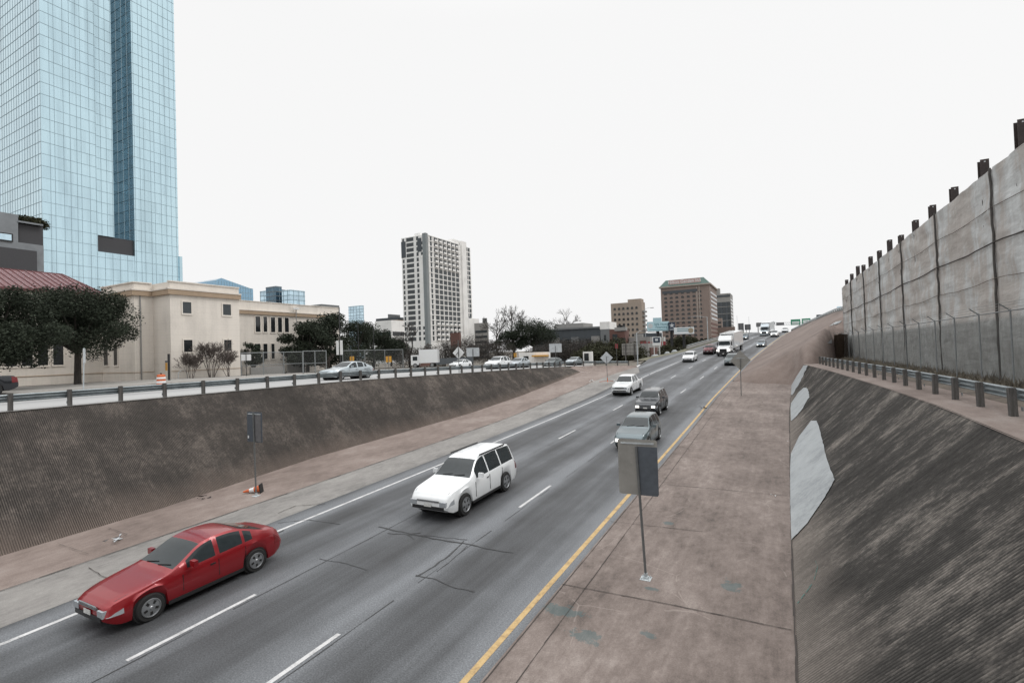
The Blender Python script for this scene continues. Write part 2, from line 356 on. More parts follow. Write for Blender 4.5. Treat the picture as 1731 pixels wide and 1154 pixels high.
MT['blueglass'] = glassmat('blue_tower_glass', (.24, .38, .48), cell=(3, 3.6))
MT['paleglass'] = glassmat('pale_tower_glass', (.52, .66, .72), cell=(3, 3.6))
MT['slateglass'] = glassmat('slate_tower_glass', (.10, .16, .20), cell=(3, 3.6))
MT['mull'] = plain('mullion', (.27, .37, .42), .5)
MT['charcoal'] = plain('charcoal_louvre', (.045, .045, .05), .6)
MT['greypanel'] = plain('grey_panel', (.19, .205, .22), .5, scale=.5)
MT['glass'] = plain('window_glass', (.018, .02, .022), .08, spec=.6)
MT['glassg'] = plain('window_glass_grey', (.036, .044, .049), .12)
def stucco(name, c, tile=None):
    m, t, p = newmat(name); tcn = N(t, 'ShaderNodeTexCoord'); v = tcn.outputs['Object']
    a = noise(t, v, .22, 5, .6); st = noise(t, v, 1, 5, .65, (1.2, 1.2, .12)); b = noise(t, v, 6, 5)
    k = mth(t, 'ADD', mth(t, 'MULTIPLY', a, .5), mth(t, 'ADD', mth(t, 'MULTIPLY', st, .32), mth(t, 'MULTIPLY', b, .18)))
    r = ramp(t, [(.34, tuple(x*.80 for x in c)), (.5, c), (.66, tuple(min(1, x*1.08) for x in c))]); t.links.new(k, r.inputs[0]); col = r.outputs[0]
    if tile:
        sp = N(t, 'ShaderNodeSeparateXYZ'); t.links.new(v, sp.inputs[0])
        ln = mth(t, 'LESS_THAN', mth(t, 'FRACT', mth(t, 'DIVIDE', sp.outputs[2], tile)), .045)
        ln2 = mth(t, 'LESS_THAN', mth(t, 'FRACT', mth(t, 'DIVIDE', mth(t, 'ADD', sp.outputs[0], sp.outputs[1]), tile*2)), .022)
        col = mixc(t, mth(t, 'MULTIPLY', mth(t, 'MAXIMUM', ln, ln2), .16), col, tuple(x*.45 for x in c))
    t.links.new(col, p.inputs['Base Color']); p.inputs['Roughness'].default_value = .85; bump(t, p, b, .15, .01); return m
MT['beige'] = stucco('beige_masonry', (.70, .65, .588), .62)
MT['beiged'] = stucco('tan_cornice', (.36, .27, .19))
MT['redroof'] = plain('red_metal_roof', (.135, .048, .05), .55)
MT['whiteb'] = stucco('white_render', (.80, .79, .77))
MT['brick'] = stucco('pink_brick', (.235, .185, .163))
MT['brick2'] = stucco('tan_brick', (.33, .275, .23))
MT['brickred'] = stucco('red_brick', (.135, .07, .058))
MT['band'] = stucco('pale_stone_band', (.36, .32, .285))
MT['greenroof'] = plain('green_metal_roof', (.045, .10, .085), .5)
MT['greyb'] = stucco('grey_render', (.17, .18, .185))
MT['stripgrey'] = stucco('grey_strip_render', (.22, .24, .245))
MT['greyc'] = stucco('grey_concrete_block', (.28, .275, .265))
MT['slate'] = stucco('dark_render', (.075, .085, .095))
MT['trunk'] = M_(weathered('bark', [(.022, .019, .017), (.042, .036, .031), (.07, .06, .052)], (3, 16), sc=(1, 1, .3)))
MT['twig'] = M_(weathered('twig_bark', [(.07, .056, .05), (.12, .10, .09)], (2, 9), bumps=0))
def leafmat(name, a, b, c):
    m, t, p = newmat(name); g = N(t, 'ShaderNodeNewGeometry'); tcn = N(t, 'ShaderNodeTexCoord')
    n = noise(t, tcn.outputs['Object'], .8, 4, .7); k = mth(t, 'ADD', mth(t, 'MULTIPLY', g.outputs['Random Per Island'], .25), mth(t, 'MULTIPLY', n, .75))
    r = ramp(t, [(.25, a), (.5, b), (.75, c)]); t.links.new(k, r.inputs[0]); t.links.new(r.outputs[0], p.inputs['Base Color']); p.inputs['Roughness'].default_value = .75; p.inputs['Specular IOR Level'].default_value = .12
    return m
MT['oak'] = leafmat('live_oak_leaves', (.018, .024, .016), (.032, .040, .028), (.056, .068, .048))
MT['bush'] = leafmat('bush_leaves', (.022, .024, .014), (.045, .046, .027), (.08, .08, .05))
MT['thicket'] = leafmat('thicket_twigs', (.035, .031, .028), (.058, .052, .047), (.09, .082, .075))
MT['weed'] = leafmat('dry_weeds', (.16, .14, .11), (.24, .215, .175), (.33, .30, .25))
MT['vine'] = leafmat('dry_vine', (.03, .022, .016), (.055, .04, .03), (.09, .068, .05))

# ================================================================== SETTING
def struct(o): return tag(o, kind='structure')
def fr(a, b, st):
    n = max(1, int(round((b-a)/st))); return [a+(b-a)*i/n for i in range(n+1)]
ASPH = [(-40, -17.4), (30, -17.5), (60, -17.8), (72, -17.7), (80, -19.9), (95, -21.5), (112, -17.9), (135, -16.3), (148, -15), (195, -11.2), (215, -9.5), (300, -3)]
CRK = [(-40, -20.15), (36, -20.15), (51, -21.2), (62, -21.2), (72, -20.5), (80, -19.95)]
BASE = [(-40, -23.7), (12, -23.8), (21, -24.9), (38, -24.7), (53, -25.7), (70, -25.9)]
def yc(s): return YEL + dxf(s)
mb = MB(); rows = []; us = []
for s in fr(-30, 300, 2.5):
    a, b = lin(ASPH, s), yc(s)+.34
    rows.append([Vector((a+(b-a)*k/10, s, roadz(a+(b-a)*k/10, s))) for k in range(11)])
mb.grid(rows, lambda i, j: (rows[i][j].x-dxf(rows[i][j].y), rows[i][j].y))
struct(mb.build('freeway_road', MT['asphalt']))
def strip(mb, c0, c1, s0, s1, dz, cf=None, st=3.):
    cf = cf or (lambda s: dxf(s)); ss = fr(s0, s1, st)
    mb.grid([[Vector((c0+cf(s), s, roadz(c0+cf(s), s)+dz)), Vector((c1+cf(s), s, roadz(c1+cf(s), s)+dz))] for s in ss])
mb = MB()
strip(mb, WHT-.07, WHT+.07, -25, 93, .006)
for k in range(-2, 22):
    for ci, s0 in ((1, 5.69), (2, 5.28)):
        a = s0+12.2*k
        if a < 280: strip(mb, WHT+3.6*ci-.06, WHT+3.6*ci+.06, a, a+3.05, .006)
for k in range(0, 14): strip(mb, WHT-.05, WHT+.05, 96+12.2*k, 99+12.2*k, .006)
tag(mb.build('white_road_markings', MT['white_paint']), kind='structure')
mb = MB(); strip(mb, YEL-.075, YEL+.075, -25, 230, .006)
tag(mb.build('yellow_road_marking', MT['yellow_paint']), kind='structure')
# left concrete shoulder and apron
SH = MB(); rows = []
for s in fr(-30, 80, 2.):
    a, b = lin(CRK, s)-.06, lin(ASPH, s)+.05 if s < 72 else -17.7-(s-72)*.27
    rows.append([Vector((a+(b-a)*k/3, s, roadz(a+(b-a)*k/3, s)+.004)) for k in range(4)])
SH.grid(rows); struct(SH.build('concrete_shoulder', MT['shoulder']))
def basez(s): return roadz(lin(BASE, s), s)+lin([(10, 0), (45, .12), (70, .14)], s)
AP = MB(); rows = []
for s in fr(-30, 70, 2.):
    a, b = lin(BASE, s)-.3, lin(CRK, s); za, zb = basez(s), roadz(b, s)-.015
    rows.append([Vector((a+(b-a)*k/4, s, za+(zb-za)*k/4+(.01 if 0 < k < 4 else 0))) for k in range(5)])
AP.grid(rows)
rows = []
GL = [(0, (-28.2, 70.0, zs(70)-.03)), (.25, (-26.6, 73.3, -2.62)), (.5, (-24.3, 75.8, -2.72)), (.75, (-22.0, 78, -2.85)), (1, (-20.1, 80, -2.98))]
def gl(t): return Vector([lin([(q[0], q[1][k]) for q in GL], t) for k in range(3)])
for t in fr(0, 1, .1):
    i = Vector((-25.9+(5.9)*t, 70+9.8*t, basez(70)+(-3.05-basez(70))*t)); cs = 70+10*t; c = Vector((lin(CRK, cs), cs, roadz(lin(CRK, cs), cs)-.015)); o = gl(t)
    rows.append([o, o.lerp(i, .5)+Vector((0, 0, -.05)), i, i.lerp(c, .5), c])
AP.grid(rows); struct(AP.build('left_apron', MT['apron'], smooth=True))
# right apron (median slab)
JR = [(-30, .02), (10, .09), (15, .12), (22, .22), (43, .57), (56, 1.0), (64, 1.25)]
AR = MB(); rows = []
for s in fr(-30, 64.5, 1.5):
    a, b = yc(s)+.30, lin(JR, s)
    rows.append([Vector((a+(b-a)*k/6, s, roadz(a+(b-a)*k/6, s)+.012+(.10 if s > 58 and k > 3 else 0)*(s-58)/6)) for k in range(7)])
AR.grid(rows); struct(AR.build('right_apron', MT['median']))
# joints, cracks and tar lines
def pl(mb, pts, w, f=on_road, dz=.012, jag=0):
    P = [f(*q) for q in pts]
    Q = []
    for a, b in zip(P, P[1:]):
        n = max(1, int((b-a).length/.25)) if jag else 1
        for i in range(n):
            q = a.lerp(b, i/n)
            if i and jag: q = q+Vector((rnd.uniform(-jag, jag), rnd.uniform(-jag, jag), 0))
            Q.append(q)
    Q.append(P[-1])
    for a, b in zip(Q, Q[1:]):
        d = (b-a); d.z = 0; n = Vector((-d.y, d.x, 0)).normalized()*w/2*(1 if not jag else rnd.uniform(.6, 1.4)); u = Vector((0, 0, dz))
        mb.quad(a-n+u, b-n+u, b+n+u, a+n+u)
jm = MB()
for q in ([(951, 988), (1140, 1024), (1339, 1066)], [(1122, 819), (1200, 826), (1337, 839)], [(1032, 882), (1188, 899)], [(1164, 742), (1330, 747)], [(1184, 697), (1333, 700)]): pl(jm, q, .022, dz=.03, jag=.008)
ss = fr(-10, 60, .8)
for a, b in zip(ss, ss[1:]):
    for cf, w, dz, f in ((lambda s: lin(CRK, s), .05, .03, 1), (lambda s: lin(JR, s)-.02, .04, .035, 2), (lambda s: yc(s)+.95, .022, .025, 3), (lambda s: yc(s)+.36, .03, .02, 4)):
        A = Vector((cf(a)+rnd.uniform(-.01, .01), a, roadz(cf(a), a)+dz)); B = Vector((cf(b), b, roadz(cf(b), b)+dz)); w2 = w*rnd.uniform(.5, 1.3)/2
        jm.quad(A-Vector((w2, 0, 0)), A+Vector((w2, 0, 0)), B+Vector((w2, 0, 0)), B-Vector((w2, 0, 0)))
pl(jm, [(183, 893), (215, 905), (190, 917)], .02, dz=.05, jag=.01); pl(jm, [(100, 921), (150, 938)], .012, dz=.05, jag=.01)
pl(jm, [(355, 905), (375, 893)], .02, dz=.03, jag=.02); pl(jm, [(150, 960), (190, 982), (195, 992)], .02, dz=.03, jag=.04); pl(jm, [(470, 868), (500, 855), (550, 852)], .03, dz=.03, jag=.04)
tag(jm.build('pavement_joints', MT['joint']), kind='structure')
tm = MB()
for q, w in (([(640, 890), (700, 903), (745, 912), (784, 918), (830, 928), (868, 934)], .06), ([(655, 901), (720, 905), (790, 912)], .03), ([(784, 914), (760, 938), (725, 962), (703, 974)], .045), ([(790, 922), (765, 945), (738, 966)], .025), ([(703, 972), (735, 978), (760, 990), (802, 1000)], .035),
             ([(700, 912), (688, 903), (712, 900)], .04), ([(540, 944), (575, 950), (620, 963)], .03), ([(470, 884), (520, 878), (575, 886)], .03), ([(430, 918), (455, 908), (480, 896)], .05)):
    pl(tm, q, w, dz=.010, jag=.035)
for s in (3.6*1.0, 3.6*2.0):
    for a in range(-6, 60):
        if rnd.random() < .8:
            c = WHT+s+.16; jw = .012; tm.quad((c-jw, a, roadz(c, a)+.008), (c+jw, a, roadz(c, a)+.008), (c+jw+rnd.uniform(-.03, .03), a+1, roadz(c, a+1)+.008), (c-jw, a+1, roadz(c, a+1)+.008))
tag(tm.build('tar_crack_seals', MT['sealant']), kind='structure')

# street on the left, ground, verge
SCL = [(-60, -28.15), (70, -28.2), (73.3, -26.7), (75.8, -24.4), (78, -22.1), (80, -20.15), (95, -21.6), (112, -18), (135, -16.4), (148, -15.1), (195, -11.3), (300, -3)]
def streetz(c, s):
    z = zs(s)
    if s > 74:
        e = lin(SCL, s); k = max(0, 1-(e-c)/10); z = z*(1-k) + (roadz(e, s)-.01)*k
    return z
mb = MB(); rows = []
for s in fr(-60, 112, 4.):
    e = lin(SCL, s); ks = [0, 1.5, 3, 6, 9, 13, 17.4]
    rows.append([Vector((e-k, s, streetz(e-k, s)+.01)) for k in ks])
rows = rows[:36]
mb.grid(rows); struct(mb.build('frontage_road', MT['street']))
mb = MB()
mb.grid([[Vector((c, s, zs(s)+.14)) for c in (-58.5, -52, -45.7)] for s in fr(-60, 78, 6)])
mb.grid([[Vector((-45.7, s, zs(s)+.14)), Vector((-45.62, s, zs(s)-.02))] for s in fr(-60, 78, 6)])
struct(mb.build('sidewalk', MT['sidewalk']))
mb = MB(); rows = []
for s in [-400, -150, -60]+fr(-56, 112, 6)+[125, 140, 160, 195, 240, 300]:
    e = lin(SCL, s)-.3; rows.append([Vector((e-k, s, (streetz(e-k, s) if s < 300 else -3.3)-.05-(0 if k < 4 or s < 112 else .4))) for k in (0, 3, 8, 14, 40, 200, 900, 3500)])
rows2 = []
mb.grid(rows)
far = [-3500, -900, -200, 0, 60, 300, 900, 3500]
mb.grid([[Vector((c, s, -3.75)) for c in far] for s in (285, 600, 1500, 5000)])
mb.grid([[Vector((c, s, -3.4 if s > 60 else -2.6)) for c in (60, 300, 900, 3500)] for s in (-400, 60, 200, 600)])
mb.grid([[Vector((c, s, -8.5)) for c in (-30, 12)] for s in (-400, -20)])
mb.grid([[Vector((c, s, roadz(-10, s)-.45)) for c in (-27, 3)] for s in fr(-30, 78, 12)])
struct(mb.build('ground', MT['ground']))
mb = MB(); rows = []
for s in fr(92, 215, 4):
    e = lin(SCL, s); rows.append([Vector((e+.2, s, roadz(e, s)-.02)), Vector((e-1.6, s, roadz(e, s)+.05)), Vector((e-5.5, s, max(-3.2, roadz(e, s)-2.2))), Vector((e-9, s, -3.3))])
mb.grid(rows); struct(mb.build('grass_verge', MT['verge'], smooth=True))
# right ledge
mb = MB(); rows = []
TOPR = [(-30, 4.25), (14, 4.26), (19, 4.34), (27, 4.14), (43, 3.4), (52, 2.75), (58, 2.3)]
def tr(s): return lin(TOPR, s)
for s in fr(-30, 62, 2): rows.append([Vector((tr(s)-.05, s, zr(s))), Vector((tr(s)+.9, s, zr(s)+.01)), Vector((tr(s)+1.9, s, zr(s)+.02))])
mb.grid(rows); struct(mb.build('ledge_concrete', MT['apron']))
mb = MB(); rows = []
for s in fr(-30, 80, 2): rows.append([Vector((tr(s)+1.85, s, zr(s)+.03)), Vector((tr(s)+3, s, zr(s)+.1+rnd.uniform(-.03, .05))), Vector((10, s, zr(s)+.15))])
mb.grid(rows); struct(mb.build('dirt_strip', MT['dirt']))
mb = MB(); mb.grid([[Vector((c, s, 6.0)) for c in (9.9, 20, 70)] for s in (-30, 20, 78)]); mb.grid([[Vector((c, s, 5.3)) for c in (11.6, 20, 70)] for s in (78, 120)])
struct(mb.build('upper_ground', MT['ground']))
# embankment on the right beyond the ledge
TL = [(60, 11.9, 5.6), (95, 10.9, 5.2), (105, 10.1, 5.08), (115, 9.65, 5.34), (145, 7.35, 4.68), (170, 5.6, 4.12), (198, 3.9, 3.55), (215, 5.0, 4.0), (240, 7.0, 4.2)]
def tlc(s): return lin([(a, b) for a, b, c in TL], s)
def tlz(s): return lin([(a, c) for a, b, c in TL], s)
def embz(c, s):
    e = yc(s)+.34; tcx, tz = tlc(s), tlz(s); k = max(0., (c-e)/(tcx-e)) if tcx > e+.3 else 0
    h = roadz(e, s)+.02 + (tz-roadz(e, s))*min(1.08, (k**1.12))
    s0 = lin([(-5, 63.5), (1.2, 62.3), (2.5, 58.5), (4, 61.5), (6.9, 75.5), (12, 77)], c); z0 = lin([(-5, roadz(-5, 63)), (1.2, -4.25), (2.5, -2.38), (12, -2.45)], c)
    so_ = z0 + (s-s0)*.85
    # smooth minimum
    d = (h-so_)/2.4; kk = max(0, 1-abs(d)); return min(h, so_)-kk*kk*.6
mb = MB(); rows = []
for s in fr(57, 216, 1.):
    e = yc(s)+.36; t_ = tlc(s)+.02
    rows.append([Vector((e+(t_-e)*k/26, s, embz(e+(t_-e)*k/26, s)+.03*math.sin(k*1.3+s*.6)*(1 if 0 < k < 26 else 0))) for k in range(27)])
mb.grid(rows); struct(mb.build('embankment', MT['earth'], smooth=True))
mb = MB()
for s in [(1384, 547, 5), ]:
    pass
def emb_hit(x, y):
    d = ray(x, y); t = 55.
    while t < 230:
        q = d*t
        if q.y > 58 and q.z < embz(min(q.x, tlc(q.y)), q.y) and q.x < tlc(q.y)+.3: return q
        t += .1
    return d*100
for pts in ([(1402, 552), (1412, 545), (1424, 542.5), (1418, 547.5)], [(1399, 581), (1406, 574), (1407, 581)], [(1349, 552), (1352, 549), (1353, 553)]):
    A_, B_, C_, D_ = [Vector((*q, 0)) for q in (pts+pts[-1:])[:4]]
    mb.grid([[emb_hit(*(A_.lerp(B_, i/8).lerp(D_.lerp(C_, i/8), j/5)).xy)+Vector((-.02, -.05, .07)) for i in range(9)] for j in range(6)])
tag(mb.build('pale_slope_patches', MT['patch']), kind='structure')

# ================================================================== WALLS
def ribwall(name, s0, s1, basef, topf, pitch, depth, mat_, out):
    mb = MB(); rows = []; n = int((s1-s0)/(pitch/2)); st = []
    for i in range(n+1):
        s = s0+(s1-s0)*i/n; b, t = basef(s), topf(s); d = depth*(1 if i % 2 else 0); st.append(s)
        rows.append([b.lerp(t, k/5)+out*d for k in range(6)])
    mb.grid(rows, lambda i, j: (st[i], j/5)); return mb
lb = lambda s: Vector((lin(BASE, s), s, basez(s)-.02)); lt = lambda s: Vector((-28.05, s, zs(s)-.02))
lw = empty('sloped_retaining_wall', (0, 0, 0), 0, 'long ribbed concrete slope wall, stained dark, below the frontage road guardrail', 'retaining wall')
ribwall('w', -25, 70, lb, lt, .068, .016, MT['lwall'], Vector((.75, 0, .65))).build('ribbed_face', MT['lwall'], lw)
mb = MB(); mb.grid([[Vector((-28.02, s, zs(s)+.015)), Vector((-28.45, s, zs(s)+.02))] for s in fr(-25, 70, 3)]); mb.build('coping', MT['shoulder'], lw)
mb = MB(); e1, e2 = lb(70), lt(70); mb.poly([e1+Vector((.02, .02, 0)), e2+Vector((.02, .02, .03)), e2+Vector((-.3, .25, 0)), e1+Vector((-.3, .25, -.1))]); mb.build('end_face', MT['shoulder'], lw)
rb = lambda s: Vector((lin(JR, s)+.0, s, roadz(0, s)-.01)); rt = lambda s: Vector((tr(s), s, zr(s)+.003))
rw = empty('sloped_retaining_wall', (0, 0, 0), 0, 'ribbed concrete slope wall with black streaks and pale grey paint patches, right foreground', 'retaining wall')
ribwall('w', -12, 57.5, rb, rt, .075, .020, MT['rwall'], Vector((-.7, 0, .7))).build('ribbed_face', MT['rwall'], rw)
def wall_hit(x, y):
    d = ray(x, y); lo, hi = 3., 90.
    def side(p):
        if p.y > 57: s = 57
        else: s = p.y
        b, t = rb(s), rt(s); k = (p.x-b.x)/(t.x-b.x); return p.z-(b.z+(t.z-b.z)*k)
    for _ in range(50):
        m = (lo+hi)/2
        if side(d*m) > 0: lo = m
        else: hi = m
    return d*lo
def wall_sheet(outl, lab):
    # outline given as matching left / right chains (pixels), filled as a strip a little proud of the ribs
    mb = MB(); rows = []
    for a, b in outl:
        rows.append((Vector((*a, 0)), Vector((*b, 0))))
    rr = []
    for i in range(len(rows)-1):
        for k in range(6 if i < len(rows)-2 else 7):
            A, B = rows[i][0].lerp(rows[i+1][0], k/6), rows[i][1].lerp(rows[i+1][1], k/6); jx = rnd.uniform(-.7, .7)
            rr.append([wall_hit(A.x+(B.x-A.x+jx)*j/6, A.y+(B.y-A.y)*j/6)+Vector((-.03, 0, .045)) for j in range(7)])
    mb.grid(rr)
    P = []
    return mb.build('paint_patch', MT['patch'], rw, label=lab)
wall_sheet([((1340, 915), (1342, 912)), ((1338, 880), (1366, 886)), ((1337, 850), (1396, 842)), ((1337, 820), (1413, 812)), ((1337, 790), (1404, 792)), ((1338, 768), (1396, 765)), ((1352, 738), (1391, 742)), ((1372, 712), (1382, 712))], 'large pale grey paint patch with ragged edge')
wall_sheet([((1338, 712), (1340, 711)), ((1337, 690), (1356, 694)), ((1338, 682), (1369, 672)), ((1350, 664), (1367, 659)), ((1359, 656), (1364, 656))], 'small rounded pale grey paint patch')
wall_sheet([((1337, 668), (1340, 668)), ((1337, 650), (1352, 648)), ((1347, 632), (1362, 628)), ((1357, 618), (1366, 618))], 'pale grey paint patch at the far end')
# teal graffiti dribble on right wall
mb = MB()
def pw(pts, w):
    P = [wall_hit(*q)+Vector((-.02, 0, .03)) for q in pts]
    for a, b in zip(P, P[1:]):
        n = 4
        for i in range(n):
            if rnd.random() < .3: continue
            p, q = a.lerp(b, i/n), a.lerp(b, (i+.9)/n); h = w*rnd.uniform(.3, 1.); o = Vector((0, h, 0)); mb.quad(p, q, q+o, p+o)
pw([(1350, 1022), (1362, 1006), (1370, 996), (1378, 982), (1384, 960), (1380, 950)], .07)
mb.build('graffiti', plain('teal_paint', (.03, .17, .15), .6), rw)

# tarp-covered shoring wall
WA, WBk = 9.6, -.0275
def wc(s): return WA+WBk*s
def wzt(s): return lin([(-20, 8.4), (27, 7.55), (38, 7.33), (46, 7.16), (54, 6.98), (76.4, 6.72)], s)
sw = empty('shoring_wall', (0, 0, 0), 0, 'tall temporary wall draped in grey-brown fabric, right side above the guardrail', 'wall')
SEAM = [-18, -10, -2, 6, 14, 22.1, 30.06, 38.06, 46.3, 54.0, 61.5, 69.6, 76.4]
from mathutils import noise as mn
mb = MB(); 
for a, b in zip(SEAM, SEAM[1:]):
    rows = []; ssx = fr(a-.01, b+.01, .32); zz = fr(0, 1, 1/34)
    for s in ssx:
        row = []
        for k in zz:
            z = zr(s)-.1+(wzt(s)-zr(s)+.1)*k; hgt = z-zr(s)
            edge = min(s-a, b-s); w = .10*mn.noise(Vector((s*.55, z*1.5, a)))+.05*mn.noise(Vector((s*2.1+z*1.2, z*2.6, a+5)))+.03*abs(math.sin(z*2.2+.5*math.sin(s*.8)))
            if hgt < 3.05: w = .05*mn.noise(Vector((s*.4, z*.8, 3)))-.10
            w = w*min(1, max(0, edge)/.3+.05) + .05*math.exp(-(edge/.2)**2)
            row.append(Vector((wc(s)+w, s, z)))
        rows.append(row)
    mb.grid(rows, lambda i, j, ssx=ssx, zz=zz: (ssx[i], zz[j]*(wzt(ssx[i])-zr(ssx[i]))))
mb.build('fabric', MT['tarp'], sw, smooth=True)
mb = MB()
def wavy(mb, pts, r):
    for p, q in zip(pts, pts[1:]): mb.tube(p, q, r, r, 6, True)
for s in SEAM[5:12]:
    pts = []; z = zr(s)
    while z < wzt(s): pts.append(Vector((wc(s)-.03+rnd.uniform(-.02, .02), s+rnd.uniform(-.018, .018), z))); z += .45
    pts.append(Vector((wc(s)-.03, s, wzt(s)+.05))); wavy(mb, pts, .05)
mb.build('seam_fold', plain('dark_seam_cloth', (.075, .07, .066), .9), sw)  # dark grey-brown cloth folded along each seam
mb = MB()
def rope(zf, r, jag):
    pts = []; s = -10
    while s <= 76.3:
        nb = min(abs(s-x) for x in SEAM); pts.append(Vector((wc(s)-.06, s, zf(s)-.10*min(1, nb/3)+rnd.uniform(-jag, jag)))); s += 1.
    wavy(mb, pts, r)
rope(lambda s: lin([(-10, 4.6), (27, 4.2), (38, 4.12), (46, 4.0), (54, 3.75), (77, 3.45)], s), .03, .02)
mb.build('rope', MT['joint'], sw)
mb = MB()
for zo in (5.75, 2.55): rope(lambda s, zo=zo: lin([(0, zo+.3), (30, zo), (77, zo-.55)], s), .014, .03)
mb.build('fold_line', MT['dirt'], sw)
mb = MB(); mb.quad((wc(76.4), 76.45, -2.5), (wc(76.4), 76.45, 6.7), (10.5, 76.6, 6.2), (10.5, 76.6, -2.5)); mb.build('end_panel', MT['tarp'], sw)
PL = [(1708, 1731, 205), (1647, 1667, 272), (1600, 1616, 318), (1565, 1579, 348), (1538, 1550, 373), (1515, 1525, 398), (1496, 1506, 406), (1480, 1488, 424), (1465.5, 1473, 434), (1454, 1461, 448), (1445, 1451, 450), (1434.5, 1441.5, 463), (1427, 1432, 473)]
ORD = ['', 'second', 'third', 'fourth', 'fifth', 'sixth', 'seventh', 'eighth', 'ninth', 'tenth', 'eleventh', 'twelfth', 'thirteenth']
PILE_LAB = ['tallest rusty steel pile, cut by the right edge of the photo'] + ['rusty steel pile above the fabric wall, %s from the right edge' % o for o in ORD[1:]]
for i, (xa, xb, yt) in enumerate(PL):
    s = 27.6+3.92*i; x0 = wc(s)+.12; d = ray((xa+xb)/2, yt); tp = d*((x0)/d.x)*1.0; zt_ = at_x((xa+xb)/2, yt, x0).z; s = at_x((xa+xb)/2, yt, x0).y
    w = .30; mb = MB()
    # H-pile: two flanges facing the road direction and a web, with a lifting hole tab
    mb.box(-.16, .16, -.20, -.17, -3.2, 0); mb.box(-.16, .16, .17, .20, -3.2, 0); mb.box(-.012, .012, -.17, .17, -3.2, -.0)
    o = mb.build('steel_pile', MT['rust'], loc=(x0+.1, s, zt_)); o.rotation_euler = (0, 0, R(0))
    tag(o, PILE_LAB[i], 'steel pile', 'steel piles behind the fabric wall')
    MB().box(-.03, .03, -.207, -.2, -.14, -.09).build('lifting_hole', MT['signlight'], o)

# chain link fence in front of the fabric wall
def chainlink_mat():
    m, t, p = newmat('chain_link'); tcn = N(t, 'ShaderNodeTexCoord'); v = tcn.outputs['UV']
    sp = N(t, 'ShaderNodeSeparateXYZ'); t.links.new(v, sp.inputs[0])
    a = mth(t, 'ABSOLUTE', mth(t, 'SUBTRACT', mth(t, 'FRACT', mth(t, 'MULTIPLY', mth(t, 'ADD', sp.outputs[0], sp.outputs[1]), 12)), .5))
    b = mth(t, 'ABSOLUTE', mth(t, 'SUBTRACT', mth(t, 'FRACT', mth(t, 'MULTIPLY', mth(t, 'SUBTRACT', sp.outputs[0], sp.outputs[1]), 12)), .5))
    k = mth(t, 'LESS_THAN', mth(t, 'MINIMUM', a, b), .045)
    p.inputs['Base Color'].default_value = (.10, .105, .105, 1); p.inputs['Roughness'].default_value = .6; p.inputs['Metallic'].default_value = .2
    t.links.new(k, p.inputs['Alpha']); return m
MT['chain'] = chainlink_mat()
def fence(name, pts, h, post_sp, label, cat='fence', arm=0, midrail=False, zf=None, group=None, gauge=.03):
    root = empty(name, pts[0], 0, label, cat, group); o = Vector(pts[0])
    mm = MB(); rl = MB(); P = [Vector(p)-o for p in pts]
    for a, b in zip(P, P[1:]):
        u = Vector((0, 0, h)); L_ = (b-a).length; mm.quad(a, b, b+u, a+u, [(0, 0), (L_, 0), (L_, h), (0, h)])
        rl.tube(a+u, b+u, gauge*.8, n=6)
        if midrail: rl.tube(a+u*.5, b+u*.5, gauge*.6, n=6)
        if arm:
            for k in (.35, .7, 1): rl.tube(a+u+Vector((-arm*k, 0, arm*k*.9)), b+u+Vector((-arm*k, 0, arm*k*.9)), .008, n=4)
        n = max(1, round(L_/post_sp))
        for i in range(n+1):
            q = a.lerp(b, i/n); pm = MB().tube((0, 0, 0), (0, 0, h+.06), gauge, n=8)
            if arm: pm.tube((0, 0, h), (-arm, 0, h+arm*.9), .022, n=6)
            pm.build('post', MT['fencesteel'], root, loc=q)
    mm.build('mesh', MT['chain'], root); rl.build('rail', MT['fencesteel'], root)
    return root
fence('chain_link_fence', [(wc(s)-.85, s, zr(s)+.05) for s in (-2, 20, 42, 60, 76)], 3.05, 3.3, 'tall chain link fence with angled barbed wire arms in front of the draped wall', arm=.32)
# weeds along the wall foot
def leafcloud(mb, c, r, n, size, flat=1.):
    for _ in range(n):
        d = Vector((rnd.gauss(0, 1), rnd.gauss(0, 1), rnd.gauss(0, 1))).normalized()*(rnd.random()**.45); p = Vector((c[0]+d.x*r[0], c[1]+d.y*r[1], c[2]+d.z*r[2]))
        a = Vector((rnd.gauss(0, 1), rnd.gauss(0, 1), rnd.gauss(0, .6))).normalized(); b = a.orthogonal().normalized(); b = (Matrix.Rotation(rnd.uniform(0, 6.28), 3, a) @ b)
        s = size*rnd.uniform(.5, 1.3); mb.quad(p-a*s, p-b*s*.45, p+a*s, p+b*s*.45)
mb = MB()
for i in range(6500):
    s = 10+66*rnd.random()**.8; x = wc(s)-.2-abs(rnd.gauss(0, .55)); z = zr(s)+.1; h = rnd.uniform(.08, .34)*(1.8 if rnd.random() < .08 else 1); w = .012+.0006*s
    dx_, dy_ = rnd.gauss(0, .12), rnd.gauss(0, .12); mb.poly([(x-w, s, z), (x+w, s+w, z), (x+dx_, s+dy_, z+h)])
tag(mb.build('dry_weeds', MT['weed']), 'dry brown weeds growing along the foot of the draped wall', 'weeds', kind='stuff')
mb = MB(); leafcloud(mb, (6.75, 72.5, -.85), (.45, 3.2, 1.75), 6500, .09)
for _ in range(900):
    a = rnd.uniform(-1, 1); x, y = 6.75+rnd.uniform(-.45, .45), 72.5+rnd.uniform(-3.2, 3.2); mb.tube((x, y, .7), (x+rnd.gauss(0, .15), y+rnd.gauss(0, .15), -2.2), .012, n=3, cap=False)
tag(mb.build('vine_clump', MT['vine']), 'dark brown tangle of dead vine at the far end of the chain link fence', 'vine')

